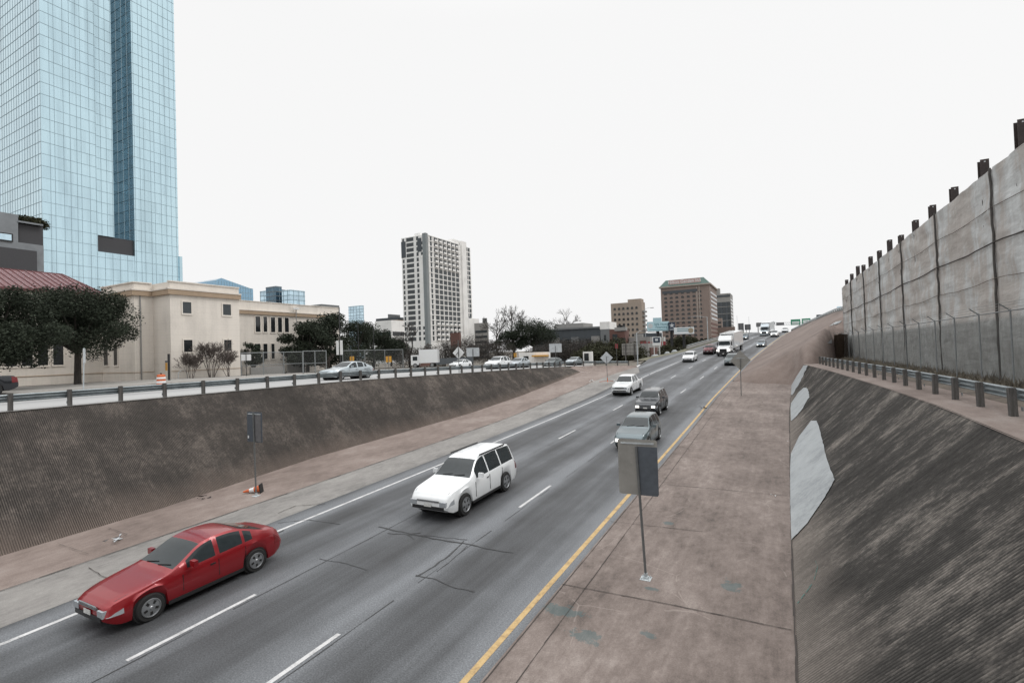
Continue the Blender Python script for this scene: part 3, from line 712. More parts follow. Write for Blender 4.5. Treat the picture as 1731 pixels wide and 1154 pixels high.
# ================================================================== GUARDRAILS
def wbeam(mb, p, q, side, h=.31):
    # W-beam section between p and q, side = outward normal
    prof = [(0.03, .0), (.0, .04), (.09, .085), (.09, .115), (.0, .145), (.0, .175), (.09, .205), (.09, .235), (.0, .28), (0.03, .32)]
    A = [p+side*a+Vector((0, 0, b)) for a, b in prof]; B = [q+side*a+Vector((0, 0, b)) for a, b in prof]
    mb.grid([A, B]); mb.grid([[x-side*.004 for x in B], [x-side*.004 for x in A]])
def guardrail(name, line, spacing, side, label, postw=.17, posth=.76, railz=.40, box=False, maxpost=100, off=0):
    root = empty(name, line[0], 0, label, 'guardrail'); o = Vector(line[0]); acc = 0; posts = []
    P = [Vector(p) for p in line]; tot = sum((b-a).length for a, b in zip(P, P[1:])); n = int(tot/spacing)
    def at(d):
        for a, b in zip(P, P[1:]):
            l = (b-a).length
            if d <= l: return a.lerp(b, d/l), (b-a).normalized()
            d -= l
        return P[-1], (P[-1]-P[-2]).normalized()
    rl = MB()
    pts = [at(off+i*spacing) for i in range(n+1)]
    for i, (q, d) in enumerate(pts):
        nrm = Vector((d.y, -d.x, 0)).normalized()*side
        me = MB(); Mx = Matrix.Rotation(math.atan2(d.y, d.x), 4, 'Z') @ Matrix.Rotation(R(rnd.uniform(-1.5, 1.5)), 4, 'X')
        me.box(-postw/2, postw/2, -.075, .075, -.3, posth, Mx); me.box(-postw/2+.012, postw/2-.012, -.065, .065, posth, posth+.012, Mx)
        me.build('post', MT['wood'], root, loc=q-o)
        if i < len(pts)-1:
            q2, d2 = pts[i+1]; n2 = Vector((d2.y, -d2.x, 0)).normalized()*side
            wbeam(rl, q-o+nrm*.09+Vector((0, 0, railz)), q2-o+n2*.09+Vector((0, 0, railz)), nrm)
            if i % 2 == 0: rl.box(-.16, .16, -.02, .02, railz, railz+.31, Matrix.Translation(q-o+nrm*.175) @ Matrix.Rotation(math.atan2(d.y, d.x), 4, 'Z') @ Matrix.Scale(.35, 4))
    rl.build('rail', MT['railsteel'], root)
    return root
gline = [(-28.3, s, zs(s)-.02) for s in (-9.25, 8.6, 27, 42, 60, 70)] + [(-26.8, 73.4, -2.62), (-24.4, 76.0, -2.72), (-22.1, 78.3, -2.85), (-20.2, 80.2, -2.95)]
guardrail('guardrail', gline, 1.98, -1, 'long steel guardrail on timber posts along the left frontage road', railz=.40, off=-.0, postw=.14)
guardrail('guardrail', [(5.4, -4.2, zr(0)), (5.33, 17.7, zr(17.7)), (5.22, 22, zr(22)), (4.98, 31.5, zr(31.5)), (4.35, 45, zr(45)), (3.6, 60, zr(60))], 2.18, 1, 'steel guardrail on dark timber posts along the ledge below the draped wall', postw=.17, posth=.74, railz=.42)
up = [Vector((tlc(s)+.25, s, tlz(s))) for s in (100, 115, 130, 145, 160, 175, 190, 203)]
root = empty('guardrail', up[0], 0, 'far guardrail climbing the crest of the brown slope to the right', 'guardrail'); rl = MB(); cb = MB()
for a, b in zip(up, up[1:]):
    rl.beam(a-up[0]+Vector((0, 0, .62)), b-up[0]+Vector((0, 0, .62)), .1, .32); cb.beam(a-up[0]+Vector((.1, 0, .12)), b-up[0]+Vector((.1, 0, .12)), .5, .42)
for s in fr(100, 203, 2.4): MB().box(-.08, .08, -.08, .08, 0, .8).build('post', MT['wood'], root, loc=Vector((tlc(s)+.38, s, tlz(s)))-up[0])
rl.build('rail', MT['steel'], root); cb.build('kerb', MT['shoulder'], root)
# barrier along the merging lane, far left of the freeway
bl = [Vector((lin(SCL, s)-.6, s, roadz(lin(SCL, s), s))) for s in (118, 130, 145, 160, 175, 190, 205)]
root = empty('guardrail', bl[0], 0, 'low pale barrier between the merging lane and the brick hotel grounds', 'barrier'); rl = MB()
for a, b in zip(bl, bl[1:]): rl.beam(a-bl[0]+Vector((0, 0, .45)), b-bl[0]+Vector((0, 0, .45)), .25, .55)
rl.build('barrier_wall', MT['greyc'], root); rl = MB()
for a, b in zip(bl, bl[1:]): rl.beam(a-bl[0]+Vector((0, 0, .95)), b-bl[0]+Vector((0, 0, .95)), .08, .1)
rl.build('rail', MT['steel'], root)

#SPLIT1
# ================================================================== SIGNS AND STREET THINGS
def rpoly(w, h, r, n=5):
    P = []
    for cx_, cz_, a0 in ((w/2-r, h/2-r, 0), (-w/2+r, h/2-r, 90), (-w/2+r, -h/2+r, 180), (w/2-r, -h/2+r, 270)):
        for k in range(n+1):
            a = R(a0+90*k/n); P.append(Vector((cx_+r*math.cos(a), 0, cz_+r*math.sin(a))))
    return P
def sign(label, cat, base, ptop, zc, w, h, m, rz=0., diamond=False, postr=.035, brace=True, group=None, two=0, name='road_sign', rr=.06, thick=.006, front=None, post_m='postgrey'):
    base = Vector(base); t = empty(name, base, 0, label, cat, group); lean = Vector(ptop)
    def ax(z): return lean*(z/max(.1, lean.z))
    posts = [0] if not two else [-two/2, two/2]
    for x in posts: MB().tube(Vector((x, 0, 0)), ax(lean.z)+Vector((x, 0, 0)), postr, n=8).build('post', MT[post_m], t)
    Mz = Matrix.Rotation(rz, 4, 'Z'); c = ax(zc)
    P = [Vector((0, 0, h/2)), Vector((-w/2, 0, 0)), Vector((0, 0, -h/2)), Vector((w/2, 0, 0))] if diamond else rpoly(w, h, rr)
    P = [Mz @ (p+Vector((0, postr+.012, 0)))+c for p in P]
    MB().prism(P, Mz @ Vector((0, thick, 0))).build('sign_panel', MT[m], t)
    if brace:
        bz = .72 if diamond else .86
        MB().beam(Mz @ Vector((-w*.42*(0.5 if diamond else 1), postr+.004, h/2*bz*(.3 if diamond else 1)))+c, Mz @ Vector((w*.42*(.5 if diamond else 1), postr+.004, h/2*bz*(.3 if diamond else 1)))+c, .03, .04).build('brace', MT['steel'], t)
    return t
q = on_road(1092, 978)
t = sign('large half tan, half slate back of a road sign on a leaning post, right foreground', 'road sign', (q.x, q.y, q.z), (-.13, -.02, 3.55), 2.98, 1.06, 1.50, 'signback', R(3))
MB().prism([Matrix.Rotation(R(3), 4, 'Z') @ (Vector((x, .028, z))) + Vector((-.109, -.017, 2.98)) for x, z in ((.015, -.748), (.50, -.748), (.529, -.70), (.529, .56), (.015, .56))], (0, .01, 0)).build('dark_overlay', MT['signdark'], t)
MB().box(-.60, -.54, .036, .041, 2.30, 2.36).build('sticker', MT['white'], t)
mb = MB().box(-.14, .14, -.14, .14, 0, .02).box(-.07, .07, -.07, .07, .02, .07).tube((0, 0, .0), (0, 0, .16), .05)
for a in (-.1, .1):
    for b in (-.1, .1): mb.tube((a, b, 0), (a, b, .06), .014, n=6)
mb.build('base_plate', MT['steel'], t)
q = on_road(433, 838)
t = sign('dark grey rectangular sign back before the left slope wall, above the fallen cone', 'road sign', q, (-.08, 0, 3.8), 3.13, 1.08, 1.38, 'signdark', 0)
MB().box(-.10, .38, .04, .05, 2.47, 3.75).build('lighter_strip', MT['signgrey'], t)
MB().box(-.55, -.48, .03, .045, 2.6, 2.72).build('sticker', MT['white'], t)
MB().box(-.14, .14, -.14, .14, 0, .02).tube((0, 0, 0), (0, 0, .14), .055).build('base_plate', MT['steel'], t)
q = on_road(1253, 669)
sign('grey back of a diamond road sign standing on the median beside the yellow line', 'road sign', q, (.06, 0, 3.55), 3.4, 1.8, 1.95, 'signback', R(4), True)
q = at_y(1027, 645, 60.)
t = sign('pale back of a diamond road sign on an orange folding stand beside the left shoulder', 'road sign', (q.x, q.y, q.z), (-.02, 0, 3.1), 2.95, 1.55, 1.55, 'signlight', R(14), True, postr=.03, name='road_sign')
mb = MB()
for a in (20, 110, 200, 290): mb.beam((0, 0, .12), (1.0*math.cos(R(a)), 1.0*math.sin(R(a)), .02), .05, .04)
mb.tube((0, 0, 0), (0, 0, .5), .045).build('folding_stand', MT['orange'], t)
def spx(x, y, c): p = at_x(x, y, c); return p
# signs on the frontage side
p = spx(776, 628, -29.4); zt = spx(776, 575, -29.4).z
t = sign('white diamond road sign with a black merge arrow behind the left guardrail', 'road sign', (p.x, p.y, zs(p.y)), (0, 0, zt-zs(p.y)), spx(776, 596, -29.4).z-zs(p.y), 1.22, 1.35, 'white', R(28), True, brace=False)
Mz = Matrix.Rotation(R(28), 4, 'Z'); c = Vector((0, -.045, spx(776, 596, -29.4).z-zs(p.y)))
mb = MB().beam(Mz @ Vector((.04, -.01, -.4)) + c, Mz @ Vector((.04, -.01, .38)) + c, .01, .07, (1, 0, 0)).beam(Mz @ Vector((-.28, -.01, -.28))+c, Mz @ Vector((0, -.01, .06))+c, .01, .07, (1, 0, 0)); mb.build('arrow_marking', MT['black'], t)
for x0, yt, w, h, lab in ((800, 590, 1.45, 1.0, 'pale blank sign back on a single post, just right of the merge arrow diamond'), (940, 583, 1.9, 1.35, 'pale blank sign back on a single post in front of the dark live oak')):
    p = spx(x0, 620, -27.6); z0 = zs(p.y)-.1; zc = spx(x0, yt+5, -27.6).z
    sign(lab, 'road sign', (p.x, p.y, z0), (0, 0, zc-z0+.3), zc-z0, w*.92, h*.9, 'signlight', R(20), postr=.04)
p = at_x(1037, 602, -33); 
t = sign('white square sign with a red round no-entry disc beside the diamond sign back', 'road sign', (p.x, p.y, zs(p.y)), (0, 0, p.z-zs(p.y)+1.3), p.z-zs(p.y), 1.5, 1.5, 'white', R(15), brace=False)
Mz = Matrix.Rotation(R(15), 4, 'Z'); zc = p.z-zs(p.y)
MB().prism([Mz @ Vector((.62*math.cos(R(a)), -.06, .62*math.sin(R(a)))) + Vector((0, 0, zc)) for a in range(0, 360, 20)], (0, -.01, 0)).build('red_disc', MT['red'], t)
MB().box(-.42, .42, -.085, -.075, -.09, .09, Matrix.Translation((0, 0, zc)) @ Mz).build('white_bar', MT['white'], t)
MB().box(-.6, .6, .03, .04, .85, 1.35, Matrix.Translation((0, 0, zc)) @ Mz).build('upper_panel', MT['signlight'], t)
def text(body, size, m, parent, loc, rot, ext=.01, name='lettering', align='CENTER', sx_=1.):
    cu = bpy.data.curves.new('t', 'FONT'); cu.body = body; cu.size = size; cu.extrude = ext; cu.align_x = align; cu.align_y = 'CENTER'; cu.resolution_u = 2
    ob = bpy.data.objects.new('t', cu); COL.objects.link(ob); dg = bpy.context.evaluated_depsgraph_get(); me = bpy.data.meshes.new_from_object(ob.evaluated_get(dg)); bpy.data.objects.remove(ob)
    me.materials.clear(); me.materials.append(m); o = bpy.data.objects.new(name, me); COL.objects.link(o); o.parent = parent; o.location = loc; o.rotation_euler = rot; o.scale = (sx_, 1, 1); return o
text('DO NOT', .3, MT['white'], t, (0.03, -.085, zc+.32), (R(90), 0, R(15))); text('ENTER', .3, MT['white'], t, (.03, -.085, zc-.32), (R(90), 0, R(15)))
p = at_x(1065, 590, -24.); tl = at_x(1043, 579, -24.); 
t = empty('sign_board', (p.x, p.y, zs(p.y)-.1), 0, 'big tan ribbed back of a sign board on two posts behind the guardrail end', 'sign board'); h0 = -zs(p.y)+.1
for x in (-.85, .85): MB().box(x-.08, x+.08, -.07, .07, 0, h0+p.z+1.0).build('post', MT['wood'], t)
zc = p.z+h0; mb = MB().box(-1.55, 1.55, .1, .13, zc-1.05, zc+1.05); mb.build('sign_panel', MT['signback'], t)
mb = MB()
for k in range(-2, 3): mb.box(k*.62-.02, k*.62+.02, .07, .1, zc-1.03, zc+1.03)
for k in (-.7, 0, .7): mb.box(-1.5, 1.5, .05, .07, zc+k-.03, zc+k+.03)
mb.build('rib', MT['wood'], t)
p = at_x(1042, 585, -27.); t = sign('small red-edged sign tucked behind the big ribbed sign board', 'road sign', (p.x, p.y, zs(p.y)), (0, 0, p.z-zs(p.y)+.5), p.z-zs(p.y), .55, .9, 'redd', 0, brace=False)
# tall lamp posts
def lamp(base, h, label, arm=2.4, rz=0, cat='street lamp', r=.1, group=None):
    t = empty('street_lamp', base, rz, label, cat, group); MB().tube((0, 0, 0), (0, 0, h), r, r*.6, 8).build('pole', MT['steel'], t)
    MB().tube((0, 0, h-.1), (arm*.6, 0, h+.25), .045, .04, 6).tube((arm*.6, 0, h+.25), (arm, 0, h+.22), .04, .035, 6).build('arm', MT['steel'], t)
    MB().box(arm-.1, arm+.75, -.14, .14, h+.12, h+.26).build('lamp_head', MT['signgrey'], t); return t
p = at_d(1078, 612, 78); b = Vector((p.x, p.y, -2.9)); lamp(b, at_d(1078, 562, 78).z+2.9, 'tall grey pole beside the end of the left guardrail', .9)
p = at_d(1180, 580, 150); lamp(Vector((p.x, p.y, -1.5)), at_d(1180, 512, 150).z+1.5+5, 'slim street lamp leaning over the road in front of the brick hotel', 5., R(180)) if False else None
p = at_d(1197, 581, 135); lamp(Vector((p.x, p.y, p.z-1)), at_d(1197, 535, 135).z-p.z+1, 'street lamp with long arm to the left in front of the brick hotel', 4.2, R(180), r=.14)
p = at_d(1092, 585, 130); lamp(Vector((p.x, p.y, -3)), at_d(1092, 522, 130).z+3, 'street lamp with a short arm beside the tan arched-window block', 1.6, 0, r=.07)
for px, yt, lab in ((576, 520, 'thin black utility pole with two white boards behind the silver sedan'), (607, 545, 'thin bare pole in front of the left live oaks'), (633, 548, 'thin bare pole near the orange sign behind the fence')):
    p = at_x(px, 625, -47.5); t = empty('utility_pole', (p.x, p.y, -2.1), 0, lab, 'pole'); hh = at_x(px, yt, -47.5).z+2.1
    MB().tube((0, 0, 0), (0, 0, hh), .09 if px == 576 else .05, .06 if px == 576 else .04, 8).build('pole', MT['dark'], t)
    if px == 576:
        for dx_ in (-.42, .22): MB().box(dx_*1.0-.12, dx_+.3, -.12, -.08, hh*.29, hh*.29+1.75).build('board', MT['white'], t)
p = at_x(142, 655, -43.); t = empty('road_sign', (p.x, p.y, -1.95), 0, 'slim sign seen edge-on on a leaning post in front of the left live oak', 'road sign')
hh = at_x(142, 588, -43).z+1.95; MB().tube((-.1, 0, 0), (.1, 0, hh), .04, n=8).build('post', MT['steel'], t); MB().prism([Matrix.Rotation(R(150), 4, 'Z') @ v+Vector((.1, 0, hh-.55)) for v in rpoly(.9, 1.0, .06)], (.02, 0, 0)).build('sign_panel', MT['signlight'], t)
p = at_x(286, 642, -52.); t = empty('crossing_signal', (p.x, p.y, -1.9), 0, 'black post with a yellow sign plate beside the orange barrel', 'signal post')
hh = at_x(286, 598, -52).z+1.9; MB().tube((0, 0, 0), (0, 0, hh), .11, n=10).build('post', MT['dark'], t); MB().box(-.3, .0, -.18, -.14, hh*.42, hh*.42+.75).build('yellow_plate', MT['yellow'], t); MB().box(-.32, .02, -.18, -.13, hh*.42+.77, hh*.42+.95).build('grey_plate', MT['signdark'], t)
# barrel and cone
p = at_x(272.5, 647, -45.); t = empty('traffic_barrel', (p.x, p.y, -1.95), 0, 'orange and white striped traffic barrel at the kerb by the beige building', 'traffic barrel')
k = 1.15; MB().lathe([(.36*k, 0), (.36*k, .06), (.29*k, .07), (.28*k, .5), (.26*k, .95), (.22*k, 1.0), (.1*k, 1.02)], 20).build('barrel_body', MT['orange'], t, smooth=False)
for z0, z1 in ((.30, .48), (.64, .80)): MB().lathe([((.296-.02*z0)*k, z0), ((.292-.02*z1)*k, z1)], 20).build('white_band', MT['white'], t)
MB().box(-.12, .12, -.02, .02, 1.0, 1.12).build('handle', MT['black'], t)
q = on_road(441, 832); t = empty('traffic_cone', (q.x, q.y, q.z+.2), 0, 'orange and white traffic cone lying on its side by the sign foot', 'traffic cone'); t.rotation_euler = (R(0), R(-99), R(35))
MB().lathe([(.17, 0), (.165, .03), (.035, .78), (.02, .8)], 16).build('cone_body', MT['orange'], t, smooth=False)
MB().lathe([(.127, .28), (.085, .50)], 16).build('white_band', MT['white'], t); MB().box(-.2, .2, -.2, .2, -.035, 0).build('base', MT['black'], t)
# litter
def litter(name, x, y, sz, m, lab, n=7, cat='litter', f=on_road, lift=.03):
    q = f(x, y); mb = MB()
    for _ in range(n):
        a = Vector((rnd.uniform(-1, 1), rnd.uniform(-1, 1), rnd.uniform(0, .5)))*sz; b = a+Vector((rnd.uniform(-1, 1), rnd.uniform(-1, 1), rnd.uniform(-.1, .5)))*sz*.8; c = a+Vector((rnd.uniform(-1, 1), rnd.uniform(-1, 1), rnd.uniform(0, .4)))*sz*.8
        mb.poly([a, b, c]); mb.poly([a-Vector((0, 0, .01)), c-Vector((0, 0, .01)), b-Vector((0, 0, .01))])
    o = mb.build(name, MT[m], loc=q+Vector((0, 0, lift))); tag(o, lab, cat)
litter('plastic_sheet', 190, 917, .24, 'signlight', 'crumpled pale plastic sheet on the left apron near the wall toe', 9)
litter('rag', 345, 843, .22, 'rust', 'flattened brown rag lying on the left apron near the leaning cone', 10)
litter('tyre_scrap', 1190, 691, .22, 'rust', 'dark tyre scraps at the yellow line on the edge of the median', 10)
litter('paper_scrap', 1307, 838, .08, 'white', 'small white paper scrap on the joint at the right wall toe', 5)
litter('paper_scrap', 1330, 747, .06, 'white', 'small white scrap halfway along the right wall toe', 4)
litter('rag', 1289, 681, .07, 'black', 'tiny black scrap lying on the far part of the median', 4)
litter('plastic_sheet', 998, 645, .35, 'white', 'white bags and sheets lying in front of the end of the left slope wall', 8)
litter('paper_scrap', 781, 705, .10, 'white', 'white scrap on the brown apron below the left slope wall', 4)

# ================================================================== VEHICLES
def carpaint(name, c, rough=.28, metal=.3): 
    m = plain(name, c, rough, metal, var=.03, coat=.6); return m
PT = {'red': carpaint('red_car_paint', (.24, .005, .010)), 'white': carpaint('white_car_paint', (.74, .76, .77), metal=0), 'silver': carpaint('silver_car_paint', (.42, .47, .50), metal=.5), 'black': carpaint('black_car_paint', (.012, .014, .018), .2),
      'charcoal': carpaint('charcoal_car_paint', (.05, .055, .062)), 'grey': carpaint('grey_car_paint', (.13, .165, .18), metal=.4), 'maroon': carpaint('maroon_car_paint', (.12, .012, .018)), 'blue': carpaint('blue_grey_car_paint', (.13, .18, .22), metal=.4), 'dgreen': carpaint('slate_green_car_paint', (.06, .085, .09), metal=.3)}
MT['carglass'] = plain('car_glass', (.02, .027, .03), .06, spec=.5); MT['trim'] = plain('black_trim', (.015, .015, .016), .45); MT['alloy'] = plain('alloy_wheel', (.32, .33, .34), .35, .7); MT['tyre'] = plain('tyre_rubber', (.018, .018, .018), .85)
m, t_, p_ = newmat('headlight_lens'); p_.inputs['Base Color'].default_value = (.32, .34, .36, 1); p_.inputs['Roughness'].default_value = .08; MT['lens'] = m
m, t_, p_ = newmat('headlight_lit'); p_.inputs['Base Color'].default_value = (1, 1, 1, 1); p_.inputs['Emission Color'].default_value = (1, .95, .85, 1); p_.inputs['Emission Strength'].default_value = 2.2; MT['lit'] = m
MT['tail'] = plain('tail_light', (.14, .008, .01), .2); MT['plate'] = plain('licence_plate', (.6, .6, .58), .5)
SPEC = {
 'sedan': dict(L=4.8, W=.92, z0=.20, top=[(0, .56), (.04, .70), (.3, .79), (.9, .89), (1.35, .95), (1.55, 1.02), (2.25, 1.40), (2.6, 1.46), (3.0, 1.465), (3.4, 1.42), (4.15, 1.12), (4.35, 1.07), (4.68, 1.03), (4.76, .9), (4.8, .6)],
   belt=[(0, .5), (.3, .7), (1.3, .90), (4.3, 1.02), (4.8, .6)], plan=[(0, .70), (.06, .79), (.25, .87), (.7, .91), (1.3, .92), (3.6, .92), (4.3, .88), (4.65, .80), (4.8, .70)], ws=(1.5, 2.3), rg=(3.42, 4.15), sw=[(1.85, 2.62), (2.70, 3.42), (3.47, 3.72)], wh=(.92, 3.78, .33)),
 'suv': dict(L=4.75, W=.95, z0=.25, top=[(0, .6), (.05, .82), (.3, .95), (.9, 1.03), (1.3, 1.10), (1.45, 1.16), (2.05, 1.60), (2.4, 1.68), (3.2, 1.71), (4.1, 1.66), (4.3, 1.58), (4.6, 1.15), (4.7, 1.0), (4.75, .7)],
   belt=[(0, .55), (.3, .85), (1.3, 1.04), (4.5, 1.12), (4.75, .7)], plan=[(0, .74), (.05, .83), (.25, .90), (.7, .94), (1.3, .95), (4.0, .95), (4.5, .89), (4.75, .78)], ws=(1.42, 2.12), rg=(4.28, 4.6), sw=[(1.75, 2.55), (2.63, 3.45), (3.53, 4.12)], wh=(.95, 3.72, .37)),
 'jeep': dict(L=4.8, W=.95, z0=.38, top=[(0, .62), (.04, 1.0), (.25, 1.12), (1.0, 1.18), (1.4, 1.22), (1.52, 1.27), (1.85, 1.74), (2.05, 1.84), (3.2, 1.86), (4.4, 1.84), (4.62, 1.78), (4.72, 1.2), (4.78, 1.0), (4.8, .7)],
   belt=[(0, .6), (.2, 1.0), (1.4, 1.16), (4.6, 1.2), (4.8, .8)], plan=[(0, .74), (.04, .82), (.3, .9), (.8, .94), (4.5, .94), (4.72, .9), (4.8, .84)], ws=(1.5, 1.93), rg=(4.6, 4.74), sw=[(1.66, 2.5), (2.6, 3.42), (3.55, 4.4)], wh=(.92, 3.75, .41)),
 'van': dict(L=5.5, W=1.0, z0=.30, top=[(0, .62), (.05, .92), (.35, 1.06), (1.0, 1.14), (1.5, 1.22), (1.65, 1.28), (2.25, 1.78), (2.6, 1.90), (3.6, 1.93), (5.0, 1.90), (5.25, 1.82), (5.42, 1.3), (5.46, 1.0), (5.5, .7)],
   belt=[(0, .6), (.3, .98), (1.5, 1.16), (5.2, 1.24), (5.5, .8)], plan=[(0, .80), (.05, .89), (.3, .96), (.9, .99), (5.0, .99), (5.35, .93), (5.5, .86)], ws=(1.6, 2.34), rg=(5.24, 5.44), sw=[(1.95, 2.85), (2.95, 3.9), (4.0, 5.05)], wh=(1.05, 4.25, .41)),
 'pickup': dict(L=5.85, W=1.0, z0=.34, top=[(0, .7), (.04, 1.05), (.25, 1.16), (1.0, 1.22), (1.55, 1.27), (1.7, 1.33), (2.25, 1.84), (2.5, 1.93), (3.6, 1.94), (3.95, 1.88), (4.12, 1.34), (4.2, 1.30), (5.7, 1.30), (5.8, 1.25), (5.85, .8)],
   belt=[(0, .65), (.25, 1.05), (1.6, 1.22), (4.1, 1.27), (5.8, 1.27), (5.85, .8)], plan=[(0, .76), (.05, .86), (.3, .95), (.9, 1.0), (5.6, 1.0), (5.8, .94), (5.85, .9)], ws=(1.65, 2.34), rg=(3.93, 4.13), sw=[(1.98, 2.88), (2.97, 3.80)], wh=(1.0, 4.6, .42), bed=(4.22, 5.72)),
}
def wheel(parent, x, y, r, w=.22):
    M = Matrix.Rotation(R(90), 4, 'Y'); s_ = 1 if x > 0 else -1
    o = MB().lathe([(r*.62, -w/2), (r*.93, -w/2), (r, -w/2+.04), (r, w/2-.04), (r*.93, w/2), (r*.62, w/2)], 26, M).build('wheel', MT['tyre'], parent, loc=(x, y, r), smooth=False)
    mb = MB().lathe([(r*.66, -.02), (r*.68, .0), (r*.68, .045), (r*.63, .052), (r*.60, .03), (r*.15, .045), (.03, .06)], 24, Matrix.Translation((s_*(w/2-.03), 0, 0)) @ Matrix.Rotation(R(90*s_), 4, 'Y')).build('rim', MT['alloy'], o)
    mb = MB()
    for k in range(5):
        a = R(72*k+36); mb.box(s_*(w/2+.0), s_*(w/2+.012), -.03, .03, r*.28, r*.52, Matrix.Rotation(a, 4, 'X'))
    mb.build('rim_recess', MT['black'], o)
def sm(pts, s, w, L_):
    w = min(w, s, L_-s)
    return sum(lin(pts, s+w*k/3) for k in range(-3, 4))/7
def make_car(kind, paint, label, cat, lit=False, group=None, name=None, lod=1, roofrack=False, rr_glass=True, plate=True):
    sp = SPEC[kind]; L_ = sp['L']; Wm = sp['W']; st = .04 if lod else .12
    t = empty(name or {'sedan': 'car', 'suv': 'suv', 'jeep': 'suv', 'van': 'suv', 'pickup': 'pickup_truck'}[kind], (0, 0, 0), 0, label, cat, group)
    ts = fr(0, L_, st); rings = []; wf, wr_, rad = sp['wh']
    for x in (0.0,): pass
    for s in ts:
        zt = sm(sp['top'], s, .16, L_); zb = min(sm(sp['belt'], s, .3, L_), zt-.012); W = sm(sp['plan'], s, .2, L_); z0 = sp['z0']+.18*max(0, 1-s/.4)**2+.22*max(0, 1-(L_-s)/.5)**2
        za = z0+.02; ar = rad+.07
        for wy in (wf, wr_):
            if abs(s-wy) < ar: za = max(za, rad+math.sqrt(max(0, ar*ar-(s-wy)**2)))
        zb = max(zb, za+.05) if za > z0+.05 else zb
        h = max(0, zt-zb); Wr = W*.93 - .36*max(0, h-.05) if h > .05 else W*.93
        Wr = max(Wr, W*.62)
        up1 = (W*.955+(Wr-W*.955)*.5, zb+.015+(zt-.08-zb)*.5 if h > .1 else zb+h*.35); zed = zt-.075 if h > .2 else zb+h*.7
        pts = [(0, z0), (W*.72, z0), (W*.965, za), (W*.992, min(za+.10, (za+zb)/2)), (W*1.004, (za+zb)/2+.02), (W*.99, max(zb-.09, (za+zb)/2+.03)), (W*.945, zb), up1, (Wr, zed), (Wr*.93, zt-.022 if h > .2 else zb+h*.9), (Wr*.55, zt-.004), (0, zt)]
        rings.append(pts)
    n = 12
    parts = {k: MB() for k in ('body', 'windscreen', 'rear_window', 'bed_cover')}
    for i in range(len(ts)-1):
        mid = (ts[i]+ts[i+1])/2
        for sgn in (1, -1):
            for k in range(n-1):
                a, b = rings[i][k], rings[i][k+1]; c, d = rings[i+1][k+1], rings[i+1][k]
                key = 'body'
                if k in (8, 9, 10):
                    if sp['ws'][0] < mid < sp['ws'][1] and k > 8: key = 'windscreen'
                    elif sp['rg'][0] < mid < sp['rg'][1] and k > 8: key = 'rear_window'
                    elif 'bed' in sp and sp['bed'][0] < mid < sp['bed'][1] and k > 7: key = 'bed_cover'
                if k in (6, 7):
                    for j, (w0, w1) in enumerate(sp['sw']):
                        if w0 < mid < w1: key = 'sw%d_%d' % (j, sgn)
                if k == 4 and mid < .34 and mid > .02: key = 'hl%d' % sgn
                if k in (4, 5) and mid > L_-.35 and mid < L_-.02: key = 'tl%d' % sgn
                m_ = parts.setdefault(key, MB()); V = [Vector((sgn*p[0], s_-L_/2, p[1])) for p, s_ in ((a, ts[i]), (b, ts[i]), (c, ts[i+1]), (d, ts[i+1]))]
                if key != 'body':
                    if sgn > 0: V = V
                if sgn > 0: V = V[::-1]
                m_.quad(*V)
    for j, ri in ((0, rings[0]), (1, rings[-1])):
        y = (-1 if j == 0 else 1)*L_/2; P = [Vector((p[0], y, p[1])) for p in ri]+[Vector((-p[0], y, p[1])) for p in ri[::-1][1:-1]]
        parts['body'].poly(P if j == 0 else P[::-1])
    def clean(o):
        import bmesh
        bm = bmesh.new(); bm.from_mesh(o.data); bmesh.ops.remove_doubles(bm, verts=bm.verts, dist=.0008); bmesh.ops.recalc_face_normals(bm, faces=bm.faces)
        for e in bm.edges:
            if len(e.link_faces) == 2 and e.calc_face_angle(0) > R(32): e.smooth = False
        for f in bm.faces: f.smooth = True
        bm.to_mesh(o.data); bm.free()
    mats = {'body': PT[paint], 'windscreen': MT['carglass'], 'rear_window': MT['carglass'], 'bed_cover': MT['trim']}
    for key, m_ in parts.items():
        if not m_.f: continue
        if key.startswith('sw'): nm, mt_ = 'side_window', MT['carglass']
        elif key.startswith('hl'): nm, mt_ = 'headlight', MT['lens']
        elif key.startswith('tl'): nm, mt_ = 'tail_light', MT['tail']
        else: nm, mt_ = key, mats[key]
        clean(m_.build(nm, mt_, t))
    # underbody, wheels
    MB().box(-Wm*.7, Wm*.7, -L_/2+.3, L_/2-.35, sp['z0']-.02, sp['z0']+.35).build('underbody', MT['black'], t)
    for wy in (wf, wr_):
        MB().tube((-Wm*.93, wy-L_/2, rad), (Wm*.93, wy-L_/2, rad), rad+.055, n=22).build('wheel_well', MT['black'], t)
        for sg in (1, -1): wheel(t, sg*(Wm-.11), wy-L_/2, rad)
    # front: grille, lower intake, lamps, plate, mirrors
    y = -L_/2; zt0 = lin(sp['top'], .03); zl = sp['z0']+.18; W0 = sp['plan'][0][1]
    gz0, gz1 = zl+.20, zt0-.03
    mb = MB().box(-W0*.62, W0*.62, y-.02, y+.03, gz0+.06, gz1); mb.build('grille', MT['trim'], t)
    mb = MB()
    for k in range(3): z = gz0+.1+(gz1-gz0-.12)*k/2.2; mb.box(-W0*.6, W0*.6, y-.028, y, z, z+.018)
    mb.build('grille_bar', MT['alloy'], t)
    MB().box(-W0*.9, W0*.9, y-.025, y+.05, zl-.02, zl+.10).build('lower_intake', MT['trim'], t)
    hs_ = sp['ws'][0]
    mb = MB()
